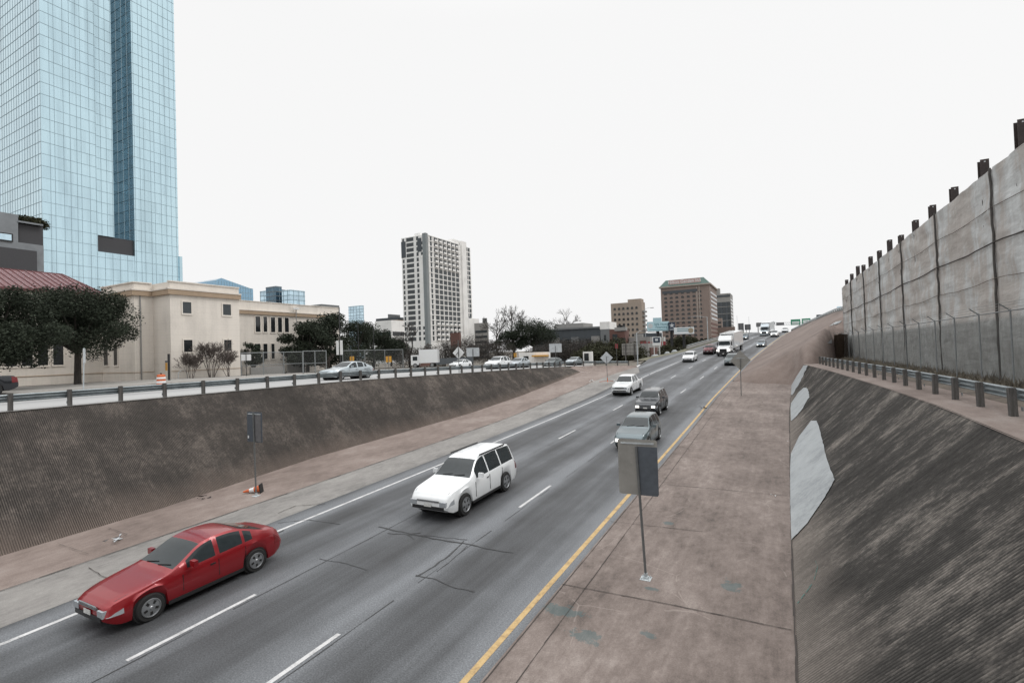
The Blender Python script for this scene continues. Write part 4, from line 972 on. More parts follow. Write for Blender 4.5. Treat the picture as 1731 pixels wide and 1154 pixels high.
    for sg in (1, -1):
        for a in fr(.25, hs_-.1, .12)[:-1]:
            b = a+.12; xa, xb = sg*sm(sp['plan'], a, .2, L_)*.80, sg*sm(sp['plan'], b, .2, L_)*.80
            za_, zb2_ = sm(sp['top'], a, .16, L_)+.004, sm(sp['top'], b, .16, L_)+.004
            mb.quad((xa-.008, a+y, za_-.012), (xa+.008, a+y, za_-.012), (xb+.008, b+y, zb2_-.012), (xb-.008, b+y, zb2_-.012))
    mb.beam((-.45, hs_+.02+y, sm(sp['top'], hs_+.02, .16, L_)+.012), (-.02, hs_+.10+y, sm(sp['top'], hs_+.1, .16, L_)+.012), .02, .015).beam((.1, hs_+.02+y, sm(sp['top'], hs_+.02, .16, L_)+.012), (.55, hs_+.10+y, sm(sp['top'], hs_+.1, .16, L_)+.012), .02, .015)
    mb.build('wiper', MT['trim'], t)
    for sg in (1, -1):
        MB().box(min(sg*W0*.66, sg*W0*1.02), max(sg*W0*.66, sg*W0*1.02), y-.018, y+.08, gz1-.17, gz1-.01).build('headlight', MT['lit'] if lit else MT['lens'], t)
        o = MB(); xm = sg*(lin(sp['plan'], sp['ws'][0]+.45)+.02); ym = sp['ws'][0]+.42-L_/2; zm = lin(sp['belt'], sp['ws'][0]+.4)+.05
        o.box(min(xm, xm+sg*.2), max(xm, xm+sg*.2), ym-.05, ym+.06, zm, zm+.15).build('wing_mirror', PT[paint], t)
        MB().box(min(sg*(Wm-.0), sg*(Wm+.012)), max(sg*(Wm-.0), sg*(Wm+.012)), sp['sw'][0][1]-L_/2-.2, sp['sw'][0][1]-L_/2-.06, lin(sp['belt'], 2)-.17, lin(sp['belt'], 2)-.13).build('door_handle', MT['trim'], t)
        mb = MB()
        for sx2 in [w[1]+.04 for w in sp['sw'][:2]]+[sp['sw'][0][0]-.15]: mb.box(min(sg*(Wm-.02), sg*(Wm+.004)), max(sg*(Wm-.02), sg*(Wm+.004)), sx2-L_/2-.007, sx2-L_/2+.007, sp['z0']+.2, lin(sp['belt'], sx2)-.1)
        mb.box(min(sg*(Wm-.05), sg*(Wm+.006)), max(sg*(Wm-.05), sg*(Wm+.006)), wf+rad+.08-L_/2, wr_-rad-.08-L_/2, sp['z0']+.0, sp['z0']+.09)
        mb.build('door_seam', MT['trim'], t)
        if roofrack:
            zr_ = lin(sp['top'], 3)-.03; MB().box(sg*Wm*.70-.02, sg*Wm*.70+.02, 2.6-L_/2, 4.7-L_/2, zr_+.02, zr_+.07).build('roof_rail', MT['trim'], t)
    if plate: MB().box(-.16, .16, y-.035, y-.02, zl+.08, zl+.19).build('licence_plate', MT['plate'], t)
    MB().box(-.16, .16, L_/2, L_/2+.015, zl+.35, zl+.47).build('licence_plate', MT['plate'], t)
    return t
def put(t, c, s, zf=roadz, head=0., rev=False, dz=0.):
    d = (zf(c, s+1.5)-zf(c, s-1.5))/3; t.location = (c, s, zf(c, s)+dz); t.rotation_euler = (math.atan(d)*(-1 if rev else 1), 0, head+(math.pi if rev else 0)); return t
def lane(k, s): return WHT+1.8+3.6*k+dxf(s)
def heading(s): return -math.atan((dxf(s+1)-dxf(s-1))/2)
put(make_car('sedan', 'red', 'deep red car nearest the camera in the left lane', 'car'), -15.0, 8.3)
put(make_car('van', 'white', 'large white suv with dark windows driving in the middle of the freeway foreground', 'suv', roofrack=True), -11.7, 17.7)
put(make_car('suv', 'grey', 'grey-green suv partly hidden behind the big sign back', 'suv', lit=True), -7.6, 30.2)
put(make_car('jeep', 'charcoal', 'boxy dark suv with headlights on, just ahead of the grey-green suv', 'suv', lit=True), -9.4, 42.0)
put(make_car('pickup', 'white', 'white pickup truck in the left lane beyond the dark boxy suv', 'pickup truck'), lane(0, 54)-.1, 54, head=heading(54))
put(make_car('suv', 'white', 'white car in the left lane where the frontage road merges', 'car', lod=0), lane(0, 93)-.3, 91, head=heading(91))
put(make_car('jeep', 'maroon', 'dark maroon suv left of the white semi truck', 'suv', lod=0), lane(0, 107)+.3, 107, head=heading(107))
put(make_car('suv', 'dgreen', 'slate green suv behind the diamond sign back on the median', 'suv', lod=0), lane(2, 90)-.3, 86, head=heading(86))
put(make_car('sedan', 'blue', 'small blue-grey car with headlights on, nearest the brown slope', 'car', lit=True, lod=0), lane(2, 128)+.5, 128, head=heading(128))
put(make_car('pickup', 'white', 'white suv with bright headlights right of the distant semi truck', 'suv', lit=True, lod=0, name='suv'), lane(2, 170)+.2, 172, head=heading(172))
put(make_car('suv', 'blue', 'blue-grey suv on the crest behind the white semi trailer', 'suv', lit=True, lod=0), lane(0, 160)+.5, 158, head=heading(158))
put(make_car('sedan', 'black', 'black car half hidden by the rear of the white semi trailer', 'car', lod=0), lane(0, 146)-.2, 144, head=heading(144))
put(make_car('suv', 'white', 'white suv at the very crest of the freeway below the grey overhead sign', 'suv', lod=0), lane(2, 203)+.5, 205, head=heading(203))
put(make_car('sedan', 'charcoal', 'dark car on the crest left of the distant semi truck', 'car', lod=0), lane(1, 212)-1.2, 213, head=heading(212))
# frontage road traffic
def fz(c, s): return streetz(c, s)+.01-.02*max(0, -29-c)*0
def fcar(kind, paint, x, c, label, cat='car', rev=False, sc=1, group=None, lit=False):
    s = at_x(x, 620, c).y; t = make_car(kind, paint, label, cat, lod=0, lit=lit); put(t, c, s, fz, rev=rev); t.scale = (sc, sc, sc); return t
fcar('sedan', 'silver', 587, -31.6, 'silver sedan on the frontage road in front of the chain link gate')
fcar('suv', 'white', 842, -33.5, 'white suv with a roof beacon on the frontage road', 'suv', lit=False)
fcar('sedan', 'silver', 877, -32.6, 'pale silver car close ahead of the white suv on the frontage road')
fcar('sedan', 'dgreen', 935, -32.8, 'dark green-grey car on the frontage road below the blank sign')
fcar('sedan', 'silver', 971, -32.4, 'silver blue car with a white roof sign on the frontage road')
p = at_x(835, 607, -33.5); 
fcar('sedan', 'white', 779, -46, 'low white car parked behind the merge arrow sign')
fcar('sedan', 'white', 1060, -38, 'white car parked right of the big ribbed sign board')
fcar('sedan', 'white', 1033, -40, 'white car parked behind the no-entry sign')
fcar('sedan', 'blue', 1000, -42, 'blue-grey parked car near the dark hedge')
t = make_car('pickup', 'black', 'black pickup truck parked at the left edge of the photo', 'pickup truck'); sx0 = at_x(29, 640, -45.).y
put(t, -45.6, sx0-2.95, fz)
mb = MB().box(-.32, .32, 2.93, 2.95, .6, .75); mb.build('bumper_plate', MT['white'], t)
# semi trucks
def semi(paint, label, trailer='white', lit=True):
    t = empty('semi_truck', (0, 0, 0), 0, label, 'semi truck')
    P_ = PT[paint]
    def tap(mb, x0, x1, y0, y1, z0, z1, tx=.06, ty=.1):
        a = [Vector((x0, y0, z0)), Vector((x1, y0, z0)), Vector((x1, y1, z0)), Vector((x0, y1, z0))]; b = [Vector((x0+tx, y0+ty, z1)), Vector((x1-tx, y0+ty, z1)), Vector((x1-tx, y1, z1)), Vector((x0+tx, y1, z1))]
        i = len(mb.v); mb.v += [tuple(p) for p in a+b]; mb.f += [(i, i+3, i+2, i+1), (i+4, i+5, i+6, i+7), (i, i+1, i+5, i+4), (i+1, i+2, i+6, i+5), (i+2, i+3, i+7, i+6), (i+3, i, i+4, i+7)]; return mb
    # hood with sloping top (front at y=0)
    mb = MB(); pr = [(0.0, .75), (0.02, 1.35), (.35, 1.62), (1.9, 1.95), (1.9, .75)]
    for i in range(len(pr)-1): 
        (ya, za), (yb, zb) = pr[i], pr[i+1]; wa, wb = (.92 if ya < .3 else 1.05), (.92 if yb < .3 else 1.05); mb.quad((-wa, ya, za), (wa, ya, za), (wb, yb, zb), (-wb, yb, zb))
    for sg in (1, -1): mb.poly([Vector((sg*(.92 if y < .3 else 1.05), y, z)) for y, z in pr])
    mb.build('hood', P_, t)
    tap(MB(), -1.12, 1.12, 1.8, 4.6, .9, 2.95, .08, .55).build('cab', P_, t)
    tap(MB(), -1.2, 1.2, 2.4, 4.9, 2.9, 3.75, .1, .75).build('roof_fairing', P_, t)
    tap(MB(), -1.0, 1.0, 1.815, 1.87, 2.0, 2.72, .06, .2).build('windscreen', MT['carglass'], t)
    for sg in (1, -1):
        MB().box(min(sg*1.12, sg*1.135), max(sg*1.12, sg*1.135), 2.3, 3.3, 1.95, 2.65).build('side_window', MT['carglass'], t)
        MB().box(min(sg*1.35, sg*1.2), max(sg*1.35, sg*1.2), 1.95, 2.1, 1.9, 2.6).build('wing_mirror', MT['trim'], t)
        MB().box(min(sg*.7, sg*1.1), max(sg*.7, sg*1.1), -.02, .2, 1.0, 1.3).build('headlight', MT['lit'] if lit else MT['lens'], t)
        MB().box(min(sg*.85, sg*1.22), max(sg*.85, sg*1.22), .25, 1.6, .95, 1.25).build('mudguard', P_, t)
        MB().tube((sg*1.0, 3.5, .55), (sg*1.0, 4.7, .55), .3, n=14).build('fuel_tank', MT['alloy'], t)
    MB().box(-.6, .6, -.03, .05, .8, 1.42).build('grille', MT['trim'], t)
    tap(MB(), -1.18, 1.18, -.15, .35, .38, .78, 0, 0).build('bumper', MT['trim'] if paint == 'white' else P_, t)
    MB().box(-.18, .18, -.17, -.15, .48, .62).build('licence_plate', MT['plate'], t)
    o = MB().box(-1.28, 1.28, 5.2, 18.6, 1.15, 4.1).build('trailer', PT[trailer], t); MB().box(-1.1, 1.1, 5.19, 5.2, 3.55, 3.9).build('trailer_vent', MT['dark'], t)
    MB().box(-1.29, 1.29, 5.3, 18.61, 1.05, 1.15).build('trailer_rail', MT['dark'], t); MB().box(-.5, .5, 3, 18, .75, 1.05).build('chassis', MT['black'], t)
    for y in (1.0, 5.6, 6.8, 16.4, 17.6):
        for x in (-1.02, 1.02): wheel(t, x, y, .5, .34)
    return t
t = semi('white', 'white semi truck with a long white box trailer beyond the white car'); s = 101; put(t, lane(1, s)+.1, s, head=heading(s+6))
t = semi('silver', 'distant pale blue semi truck coming over the crest of the freeway'); s = 176; put(t, lane(1, s)+.3, s, head=heading(s+6))
# box truck and loader bits by the fence
p = at_x(697, 622, -56.); t = empty('box_truck', (p.x, p.y, -2.3), R(-62), 'white box truck parked behind the fence by the brown planter', 'box truck')
MB().box(-1.1, 1.1, 1.4, 4.6, .8, 3.1).build('cargo_box', PT['white'], t); MB().box(-1., 1., 0, 1.35, .5, 2.2).build('cab', PT['white'], t); MB().box(-.9, .9, -.01, .3, 1.3, 2.0).build('windscreen', MT['carglass'], t)
for sg in (-1, 1): MB().box(min(sg*1.0, sg*1.01), max(sg*1.0, sg*1.01), .3, 1.1, 1.25, 1.95).build('side_window', MT['carglass'], t)
for y in (.7, 3.6):
    for x in (-.9, .9): wheel(t, x, y, .4)

# ================================================================== BUILDINGS
def bwin(parent, x, y, z, w, h, face, m, name='window', proud=.04, frame=None, sill=False, arch=False):
    # face 'E' lies in x=const, 'S' in y=const; z is the middle height
    mb = MB()
    if face == 'E': mb.box(-.02, proud, -w/2, w/2, -h/2, h/2)
    else: mb.box(-w/2, w/2, -proud, .02, -h/2, h/2)
    if arch:
        P = [Vector((w/2*math.cos(R(a)), 0, h/2+w*.32*math.sin(R(a)))) for a in range(0, 181, 30)]
        if face == 'S': mb.prism([p+Vector((0, .02, 0)) for p in P], (0, -proud-.02, 0))
        else: mb.prism([Vector((-.02, p.x, p.z)) for p in P], (proud+.02, 0, 0))
    o = mb.build(name, m, parent, loc=(x, y, z))
    if frame:
        fb = MB(); f = .12; q = proud+.05
        for a, b, c, d in ((-w/2-f, w/2+f, h/2, h/2+f), (-w/2-f, w/2+f, -h/2-f*1.4, -h/2), (-w/2-f, -w/2, -h/2, h/2), (w/2, w/2+f, -h/2, h/2)):
            if face == 'E': fb.box(-.02, q, a, b, c, d)
            else: fb.box(a, b, -q, .02, c, d)
        fb.build('frame', frame, o)
    return o
def many(parent, lst, m, name='window', arch=False, proud=.05):
    # lst (x,y,z,w,h,face) ; first 100 individually, the rest as one
    cache = {}
    for k, (x, y, z, w, h, f) in enumerate(lst[:98]):
        key = (round(w, 2), round(h, 2), f)
        if key in cache:
            o = cache[key].copy(); COL.objects.link(o); o.location = (x, y, z)
        else: cache[key] = bwin(parent, x, y, z, w, h, f, m, name, proud, arch=arch)
    if len(lst) > 98:
        mb = MB()
        for x, y, z, w, h, f in lst[98:]:
            if f == 'E': mb.box(x-.02, x+proud, y-w/2, y+w/2, z-h/2, z+h/2)
            else: mb.box(x-w/2, x+w/2, y-proud, y+.02, z-h/2, z+h/2)
            if arch and f == 'S': mb.prism([Vector((x+w/2*math.cos(R(a)), y+.02, z+h/2+w*.32*math.sin(R(a)))) for a in range(0, 181, 30)], (0, -proud-.02, 0))
        tag(mb.build(name, m, parent), kind='stuff')
def ubox(x0, x1, y0, y1, z0, z1):       # box with metre UVs on the sides
    mb = MB()
    for a, b in (((x1, y0), (x1, y1)), ((x0, y0), (x1, y0)), ((x1, y1), (x0, y1)), ((x0, y1), (x0, y0))):
        L_ = math.hypot(b[0]-a[0], b[1]-a[1]); o = a[0]*.31+a[1]
        mb.quad((*a, z0), (*b, z0), (*b, z1), (*a, z1), [(o, z0), (o+L_, z0), (o+L_, z1), (o, z1)])
    mb.quad((x0, y0, z1), (x1, y0, z1), (x1, y1, z1), (x0, y1, z1), [(0, 0)]*4); return mb
# --- glass tower
cE = -182.; s0 = at_x(70, 300, cE).y; s1 = at_x(300.5, 300, cE).y; zb = at_x(166, 396, cE).z
fl = (at_x(67, 18, cE).z-at_x(73, 402, cE).z)/19.0
tw = empty('glass_tower', (cE, s0, -4), 0, 'tall pale blue glass tower with a dark vertical slot, rising out of the top left', 'tower'); O = Vector((cE, s0, -4))
ZT = 190.
r0_ = at_x(163.5, 300, cE).y; r1_ = at_x(194, 300, cE).y; r2_ = at_x(227, 300, cE).y
def T(x0, x1, y0, y1, z0, z1): return ubox(x0-O.x, x1-O.x, y0-O.y, y1-O.y, z0-O.z, z1-O.z)
T(cE-70, cE, s0, r0_, -4, ZT).build('glass_facade', MT['towerglass'], tw)
T(cE-60, cE-.9, r0_, r1_, zb, ZT).build('glass_facade', MT['towerglass'], tw)
T(cE-60, cE-9.5, r1_, r2_, zb, ZT).build('recessed_facade', MT['towershade'], tw)
T(cE-60, cE-.4, r2_, s1, -4, ZT).build('glass_facade', MT['towerglass'], tw)
T(cE-60, cE-.3, r0_, r2_, -4, zb-5.2).build('glass_facade', MT['towerglass'], tw)
T(cE-60, cE-1.2, r0_+.3, r2_-.1, zb-5.2, zb-.02).build('louvre_band', MT['charcoal'], tw)
T(cE-60, cE+.1, s1, s1+.9, -4, at_x(302, 433, cE).z).build('glass_facade', MT['towerglass'], tw)
mb = MB(); z = zb-16*fl
def lb_(y0, y1, x, z, w=.08): mb.box(x-.05-O.x, x+.07-O.x, y0-O.y, y1-O.y, z-w/2-O.z, z+w/2-O.z)
while z < ZT:
    if z > -3:
        lb_(s0, r0_, cE, z)
        if z > zb: lb_(r0_, r1_, cE-.9, z)
        elif z < zb-5.5: lb_(r0_, r2_, cE-.3, z)
        if z > zb: lb_(r1_, r2_, cE-9.5, z, .12)
        lb_(r2_, s1, cE-.4, z)
        mb.box(cE-70-O.x, cE+.02-O.x, s0-.06-O.y, s0+.05-O.y, z-.06-O.z, z+.06-O.z)
        if z > zb: mb.box(cE-9.5-O.x, cE-.5-O.x, r2_-.08-O.y, r2_+.04-O.y, z-.06-O.z, z+.06-O.z)
    z += fl
for y, x, z0_ in [(s0+1.55*k+rnd.choice((0, 0, .5)), cE, -3) for k in range(0, int((r0_-s0)/1.55)+1)] + [(r0_+1.5*k, cE-.9, zb) for k in range(0, 9)] + [(r2_+1.55*k+rnd.choice((0, .4)), cE-.4, -3) for k in range(0, int((s1-r2_)/1.55)+1)] + [(r0_+2.0*k, cE-.3, -99) for k in range(0, 14)]:
    z1_ = ZT if z0_ != -99 else zb-5.3; z0_ = -3 if z0_ == -99 else z0_
    if y < s1 and (z1_ > zb or y < r2_): mb.box(x-.05-O.x, x+.06-O.x, y-.035-O.y, y+.035-O.y, z0_-O.z, z1_-O.z)
for k in range(0, 40): mb.box(cE-1.8*k-.04-O.x, cE-1.8*k+.04-O.x, s0-.05-O.y, s0+.02-O.y, 0-O.z, ZT-O.z)
mb.build('mullion_grid', MT['mull'], tw)
# --- grey podium at the left edge
cp = -140.; pe = at_x(73.5, 420, cp).y; P0 = at_x(-60, 420, cp).y
pod = empty('podium_block', (cp, pe, -4), 0, 'grey panelled podium with dark louvre bays below the glass tower, left edge', 'building'); 
def PB(x0, x1, za, zb_, c, nm, m, dy=0, dep=30): return ubox(-dep, c-cp, at_x(x0, 400, c).y-pe, at_x(x1, 400, c).y-pe, za+4, zb_+4).build(nm, m, pod)
zz = lambda x, y: at_x(x, y, cp).z
PB(-80, 31, -4, zz(30, 363), cp, 'panel_wall', MT['greypanel']); PB(31, 73.5, -4, zz(50, 412), cp, 'panel_wall', MT['greypanel'])
PB(32, 73, zz(50, 411.9), zz(50, 379), cp-.8, 'louvre_bay', MT['charcoal']); PB(31, 73.5, zz(50, 378.8), zz(50, 376), cp+.2, 'terrace_edge', MT['greypanel'])
PB(-80, 62, zz(30, 462), zz(30, 421), cp+.3, 'louvre_bay', MT['charcoal']); PB(-40, 22, zz(10, 408), zz(10, 394), cp+.25, 'window_frame', MT['trim']); PB(-40, 19.5, zz(10, 406), zz(10, 396), cp+.35, 'window', MT['paleglass'])
mb = MB(); yy0, yy1 = at_x(34, 370, cp-2).y-pe, at_x(73, 370, cp-2).y-pe
for k in range(8): leafcloud(mb, (-2, yy0+(yy1-yy0)*k/7, zz(50, 372)+4), (1, 1.3, 1.3), 260, .3)
tag(mb.build('terrace_plants', MT['bush'], loc=(cp, pe, -4)), 'strip of dark green shrubs on the podium terrace below the tower', 'shrubs', kind='stuff')
# --- beige two storey building
zg = -2.0; c1 = -57.; c2 = -60.3; sA = at_x(289, 600, c1).y; sN = at_x(406, 600, c1).y; sB = at_x(228, 600, c2).y; zt = at_x(289, 476, c1).z
c4 = at_y(173, 600, sB).x; zt4 = at_x(60, 487, c4).z
bb = empty('office_building', (c1, sA, zg), 0, 'beige two-storey masonry building with tan cornice and small dark windows beside the frontage road', 'building'); O = Vector((c1, sA, zg))
def B(x0, x1, y0, y1, z0, z1, nm, m, par=None, uvx=False): return MB().box(x0-O.x, x1-O.x, y0-O.y, y1-O.y, z0-O.z, z1-O.z).build(nm, MT[m], par or bb)
B(c1-25, c1, sA, sN, zg, zt, 'wall', 'beige'); B(c4, c2, sB, sA+.5, zg, zt-.02, 'wall', 'beige')
zc = at_x(289, 489, c1).z; zc2 = at_x(289, 497.5, c1).z
for x0, x1, y0, y1 in ((c1-.0, c1+.28, sA-.28, sN+.1), (c2-.0, c2+.28, sB-.28, sA-.28), (c2+.28, c1-.0, sA-.28, sA), (c4, c2, sB-.28, sB)):
    B(x0, x1, y0, y1, zc2, zc, 'cornice', 'beiged'); B(x0+.001, x1+.06, y0-.06, y1+.002, zc, zc+.14, 'cornice_cap', 'beige')
for x0, x1, y0, y1 in ((c1-.3, c1+.12, sA-.12, sN), (c2-.3, c2+.12, sB-.12, sA-.12), (c4, c2-.3, sB-.12, sB+.3)): B(x0, x1, y0, y1, zt, zt+.12, 'parapet_cap', 'beige')
zbnd = at_x(289, 628, c1).z
for x0, x1, y0, y1 in ((c1, c1+.04, sA, sN), (c2, c2+.04, sB, sA), (c4, c2, sB-.04, sB)): B(x0, x1, y0, y1, zbnd, zbnd+.06, 'base_line', 'beiged')
for a, b, c, d, arch in ((308, 510, 323, 530, 0), (376, 514, 390, 533, 0), (310, 574.5, 325, 594.5, 1), (378, 574.5, 391, 593, 1)):
    p, q = at_x(a, b, c1), at_x(c, d, c1); y = (p.y+q.y)/2; z = (p.z+q.z)/2; 
    bwin(bb, c1-O.x, y-O.y, z-O.z, q.y-p.y, p.z-q.z, 'E', MT['glassg'] if not arch else MT['glass'], frame=MT['beige'])
sD = at_x(238, 600, c2).y; MB().tube((c2+.1-O.x, sD-O.y, 0), (c2+.1-O.x, sD-O.y, zc2-O.z), .07, n=8).build('downpipe', MT['greyc'], bb)
# south face windows
for a, b, c, d in ((205, 508, 213, 530), (176, 583, 184, 617), (193, 583, 200, 617)):
    p, q = at_y(a, b, sB), at_y(c, d, sB); bwin(bb, (p.x+q.x)/2-O.x, sB-O.y, (p.z+q.z)/2-O.z, q.x-p.x, p.z-q.z, 'S', MT['glass'], frame=MT['beige'])
# north wing, set back
c3 = -66.; s3 = at_x(400, 560, c3).y; s4 = at_x(575, 560, c3).y; zt3 = at_x(406, 508, c3).z
B(c3-22, c3, sN-.01, s4, zg, zt3, 'wall', 'beige'); za, zb2 = at_x(406, 524, c3).z, at_x(406, 530, c3).z
B(c3, c3+.28, sN, s4+.1, zb2, za, 'cornice', 'beiged'); B(c3, c3+.34, sN, s4+.1, za, za+.12, 'cornice_cap', 'beige'); B(c3-.3, c3+.1, sN, s4, zt3, zt3+.1, 'parapet_cap', 'beige')
for a, b, c, d in ((431, 534.6, 440, 561), (444.5, 535, 451.5, 561), (457, 536, 465, 561.5), (469, 536.5, 476.5, 561.5), (480.5, 537, 488, 561.5), (430, 581, 440, 607), (444.5, 581, 452, 606.5), (458, 581, 464, 606)):
    p, q = at_x(a, b, c3), at_x(c, d, c3); bwin(bb, c3-O.x, (p.y+q.y)/2-O.y, (p.z+q.z)/2-O.z, q.y-p.y, p.z-q.z, 'E', MT['glass'], frame=MT['beige'])
p = at_x(501, 545, c3+.5); p2 = at_x(501, 522, c3+.5)
t = empty('camera_mast', (p.x, p.y, p.z-1.2), 0, 'thin mast with a camera head on the beige building parapet', 'mast'); MB().tube((0, 0, 0), (0, 0, p2.z-p.z+1.2), .06, n=6).build('mast', MT['greyc'], t); MB().box(-.2, .2, -.45, .45, p2.z-p.z+1.1, p2.z-p.z+1.35).build('camera_head', MT['white'], t)
# west wing with red roof
sW = at_x(-60, 600, c4).y
B(c4-18, c4, sW, sB+.4, zg, zt4, 'wall', 'beige')
for a, c in ((8, 28), (36, 55), (63, 81), (89, 107)):
    p, q = at_x(a, 578, c4), at_x(c, 619-(a/100*3), c4); bwin(bb, c4-O.x, (p.y+q.y)/2-O.y, (p.z+q.z)/2-O.z, q.y-p.y, p.z-q.z, 'E', MT['glass'], frame=MT['beige'])
B(c4, c4+.05, sW, sB, at_x(60, 636, c4).z, at_x(60, 636, c4).z+.07, 'base_line', 'beiged')
rg0 = at_x(0, 454, c4-6.5); rg1 = at_x(105, 463.5, c4-6.5); e0 = Vector((c4+.5, sW, at_x(60, 488, c4+.5).z)); e1 = at_x(172, 484, c4+.0); zr0 = (rg0.z+rg1.z)/2; yR = rg1.y; yE = at_x(176, 490, c4+.5).y
mb = MB(); ze = e0.z; A_ = Vector((c4+.5, sW-6, ze)); B_ = Vector((c4+.5, yE, ze)); C_ = Vector((c4-6.5, yR, zr0)); D_ = Vector((c4-6.5, sW-6, zr0)); E_ = Vector((c4-13.5, yE, ze)); F_ = Vector((c4-13.5, sW-6, ze))
rb_ = empty('red_roof_hall', (0, 0, 0), 0, 'dark red standing-seam hip roof behind the left live oaks', 'roof'); bpy.data.objects.remove(rb_)
mb.poly([A_-O, B_-O, C_-O, D_-O]); mb.poly([B_-O, E_-O, C_-O]); mb.poly([E_-O, F_-O, D_-O, C_-O]); mb.poly([A_-O-Vector((0, 0, .3)), B_-O-Vector((0, 0, .3)), B_-O, A_-O]); ro = mb.build('roof', MT['redroof'], bb)
mb = MB(); y = sW-6
while y < yE:
    a = Vector((c4+.5, y, ze)); k = 1 if y < yR else (yE-y)/(yE-yR); b = a+(Vector((c4-6.5, y, zr0))-a)*k if y >= yR else Vector((c4-6.5, y, zr0)); mb.beam(a-O+Vector((0, 0, .04)), b-O+Vector((0, 0, .04)), .06, .10); y += .62
mb.beam(C_-O, D_-O, .15, .15); mb.beam(B_-O, C_-O, .12, .15); mb.build('seam', MT['redroof'], ro)
# --- white tower
def dep_plane_E(px, D): return at_d(px, 500, D).x
cW = dep_plane_E(722, 270); a0 = at_x(722, 500, cW).y; a1 = at_x(797.5, 500, cW).y; xw = at_y(681, 500, a0).x; ztw = at_x(722, 397, cW).z
wt = empty('apartment_tower', (cW, a0, -4), 0, 'tall white residential tower with grey windows and a dark corner strip', 'tower'); O = Vector((cW, a0, -4))
def B2(x0, x1, y0, y1, z0, z1, nm, m): return MB().box(x0-O.x, x1-O.x, y0-O.y, y1-O.y, z0-O.z, z1-O.z).build(nm, MT[m], wt)
Hh = ztw+4; B2(xw, cW, a0, a1, -4, ztw, 'wall', 'whiteb')
LE = a1-a0; LS = cW-xw; e = LE
B2(cW-2.0, cW+.25, a0-.25, a0+1.8, -4, ztw+.8, 'corner_strip', 'stripgrey')
B2(cW-.3, cW+.9, a0+LE*.76, a0+LE*.87, -4, ztw+2.4, 'stair_shaft', 'whiteb'); B2(cW-9, cW-1, a0+LE*.62, a0+LE*.9, ztw-.1, ztw+2.8, 'plant_room', 'whiteb'); B2(xw+7, cW-6, a0+3, a0+16, ztw-.1, ztw+2.2, 'plant_room', 'whiteb')
lst = []; nf = 20; fh = (Hh-11)/nf
for j in range(nf):
    z = 11+fh*(j+.5)
    for k in range(7):
        y = LE*(.105+.092*k); w = LE*.075 if k else LE*.035
        lst.append((0, y, z, w, fh*.78, 'E'))
    for y, w in ((LE*.905, LE*.022), (LE*.955, LE*.05)): lst.append((0, y, z, w, fh*.78, 'E'))
    for x, w in ((.08, .07), (.36, .30), (.665, .085)): lst.append((-LS*(1-x)+.0, 0, z, LS*w, fh*.70, 'S'))
    if j in (0, 1, 2, nf-4, nf-3, nf-2): lst.append((-LS*.14, 0, z, LS*.11, fh*.55, 'S'))
lst.sort(key=lambda q: -q[3]*q[4]*(1 if q[5] == 'E' else .8))
many(wt, lst, MT['glassg'])
bal = MB().box(0, 1.0, -LE*.034, LE*.034, -.09, .09).box(.93, 1.0, -LE*.034, LE*.034, .09, .95).build('balcony', MT['whiteb'], wt)
for j in list(range(0, 4))+list(range(nf-6, nf)):
    z = 11+fh*j+fh*.16
    for k in range(1, 7):
        if j == 0 and k == 1: bal.location = (0, LE*.197, z); continue
        o = bal.copy(); COL.objects.link(o); o.location = (0, LE*(.105+.092*k), z)
mb = MB()
for j in range(nf+1): z = 11+fh*j; mb.box(.02, .22, LE*.05, LE*.74, z-.2, z+.2)
for k in range(8): y = LE*(.059+.092*k); mb.box(.0, .30, y-.25, y+.25, 11, Hh-.5)
mb.build('facade_grid', MT['whiteb'], wt)
B2(cW-LS*.33, cW-2.7, a0-.12, a0+.5, ztw-9, ztw-1.5, 'louvre_panel', 'slate'); B2(xw-.1, xw+LS*.18, a0-.12, a0+.5, ztw-11, ztw-2, 'louvre_panel', 'slate'); B2(cW-.1, cW+.15, a1-LE*.11, a1-LE*.03, 8, 22, 'louvre_panel', 'slate'); B2(cW-.1, cW+1, a0+LE*.87, a1+6, -4, 21, 'low_wing', 'whiteb')
# simple blocks by pixel column and depth
def block(name, label, xc, xr, xl, ytop, D, m, cat='building', z0=-4., top=None):
    c = at_d(xc, 560, D).x; s = at_d(xc, 560, D).y; y1 = at_x(xr, 560, c).y if xr > xc+.01 else s+15; x0 = at_y(xl, 560, s).x if xl < xc-.01 else c-15; z = at_x(xc, ytop, c).z
    t = empty(name, (c, s, z0), 0, label, cat); ubox(x0-c, 0, 0, y1-s, 0, z-z0).build('wall' if m not in ('blueglass', 'paleglass', 'slateglass') else 'glass_facade', MT[m], t)
    return t, x0-c, y1-s, z-z0
def bands(t, X, Y, z0, z1, st, hh, m, nm='window_band', e=.08, faces='ES', marg=.6):
    z = z0
    while z < z1:
        mb = MB()
        if 'E' in faces: mb.box(-.02, e, marg, Y-marg, z, z+hh)
        if 'S' in faces: mb.box(X+marg, -marg, -e, .02, z, z+hh)
        mb.build(nm, MT[m], t); z += st
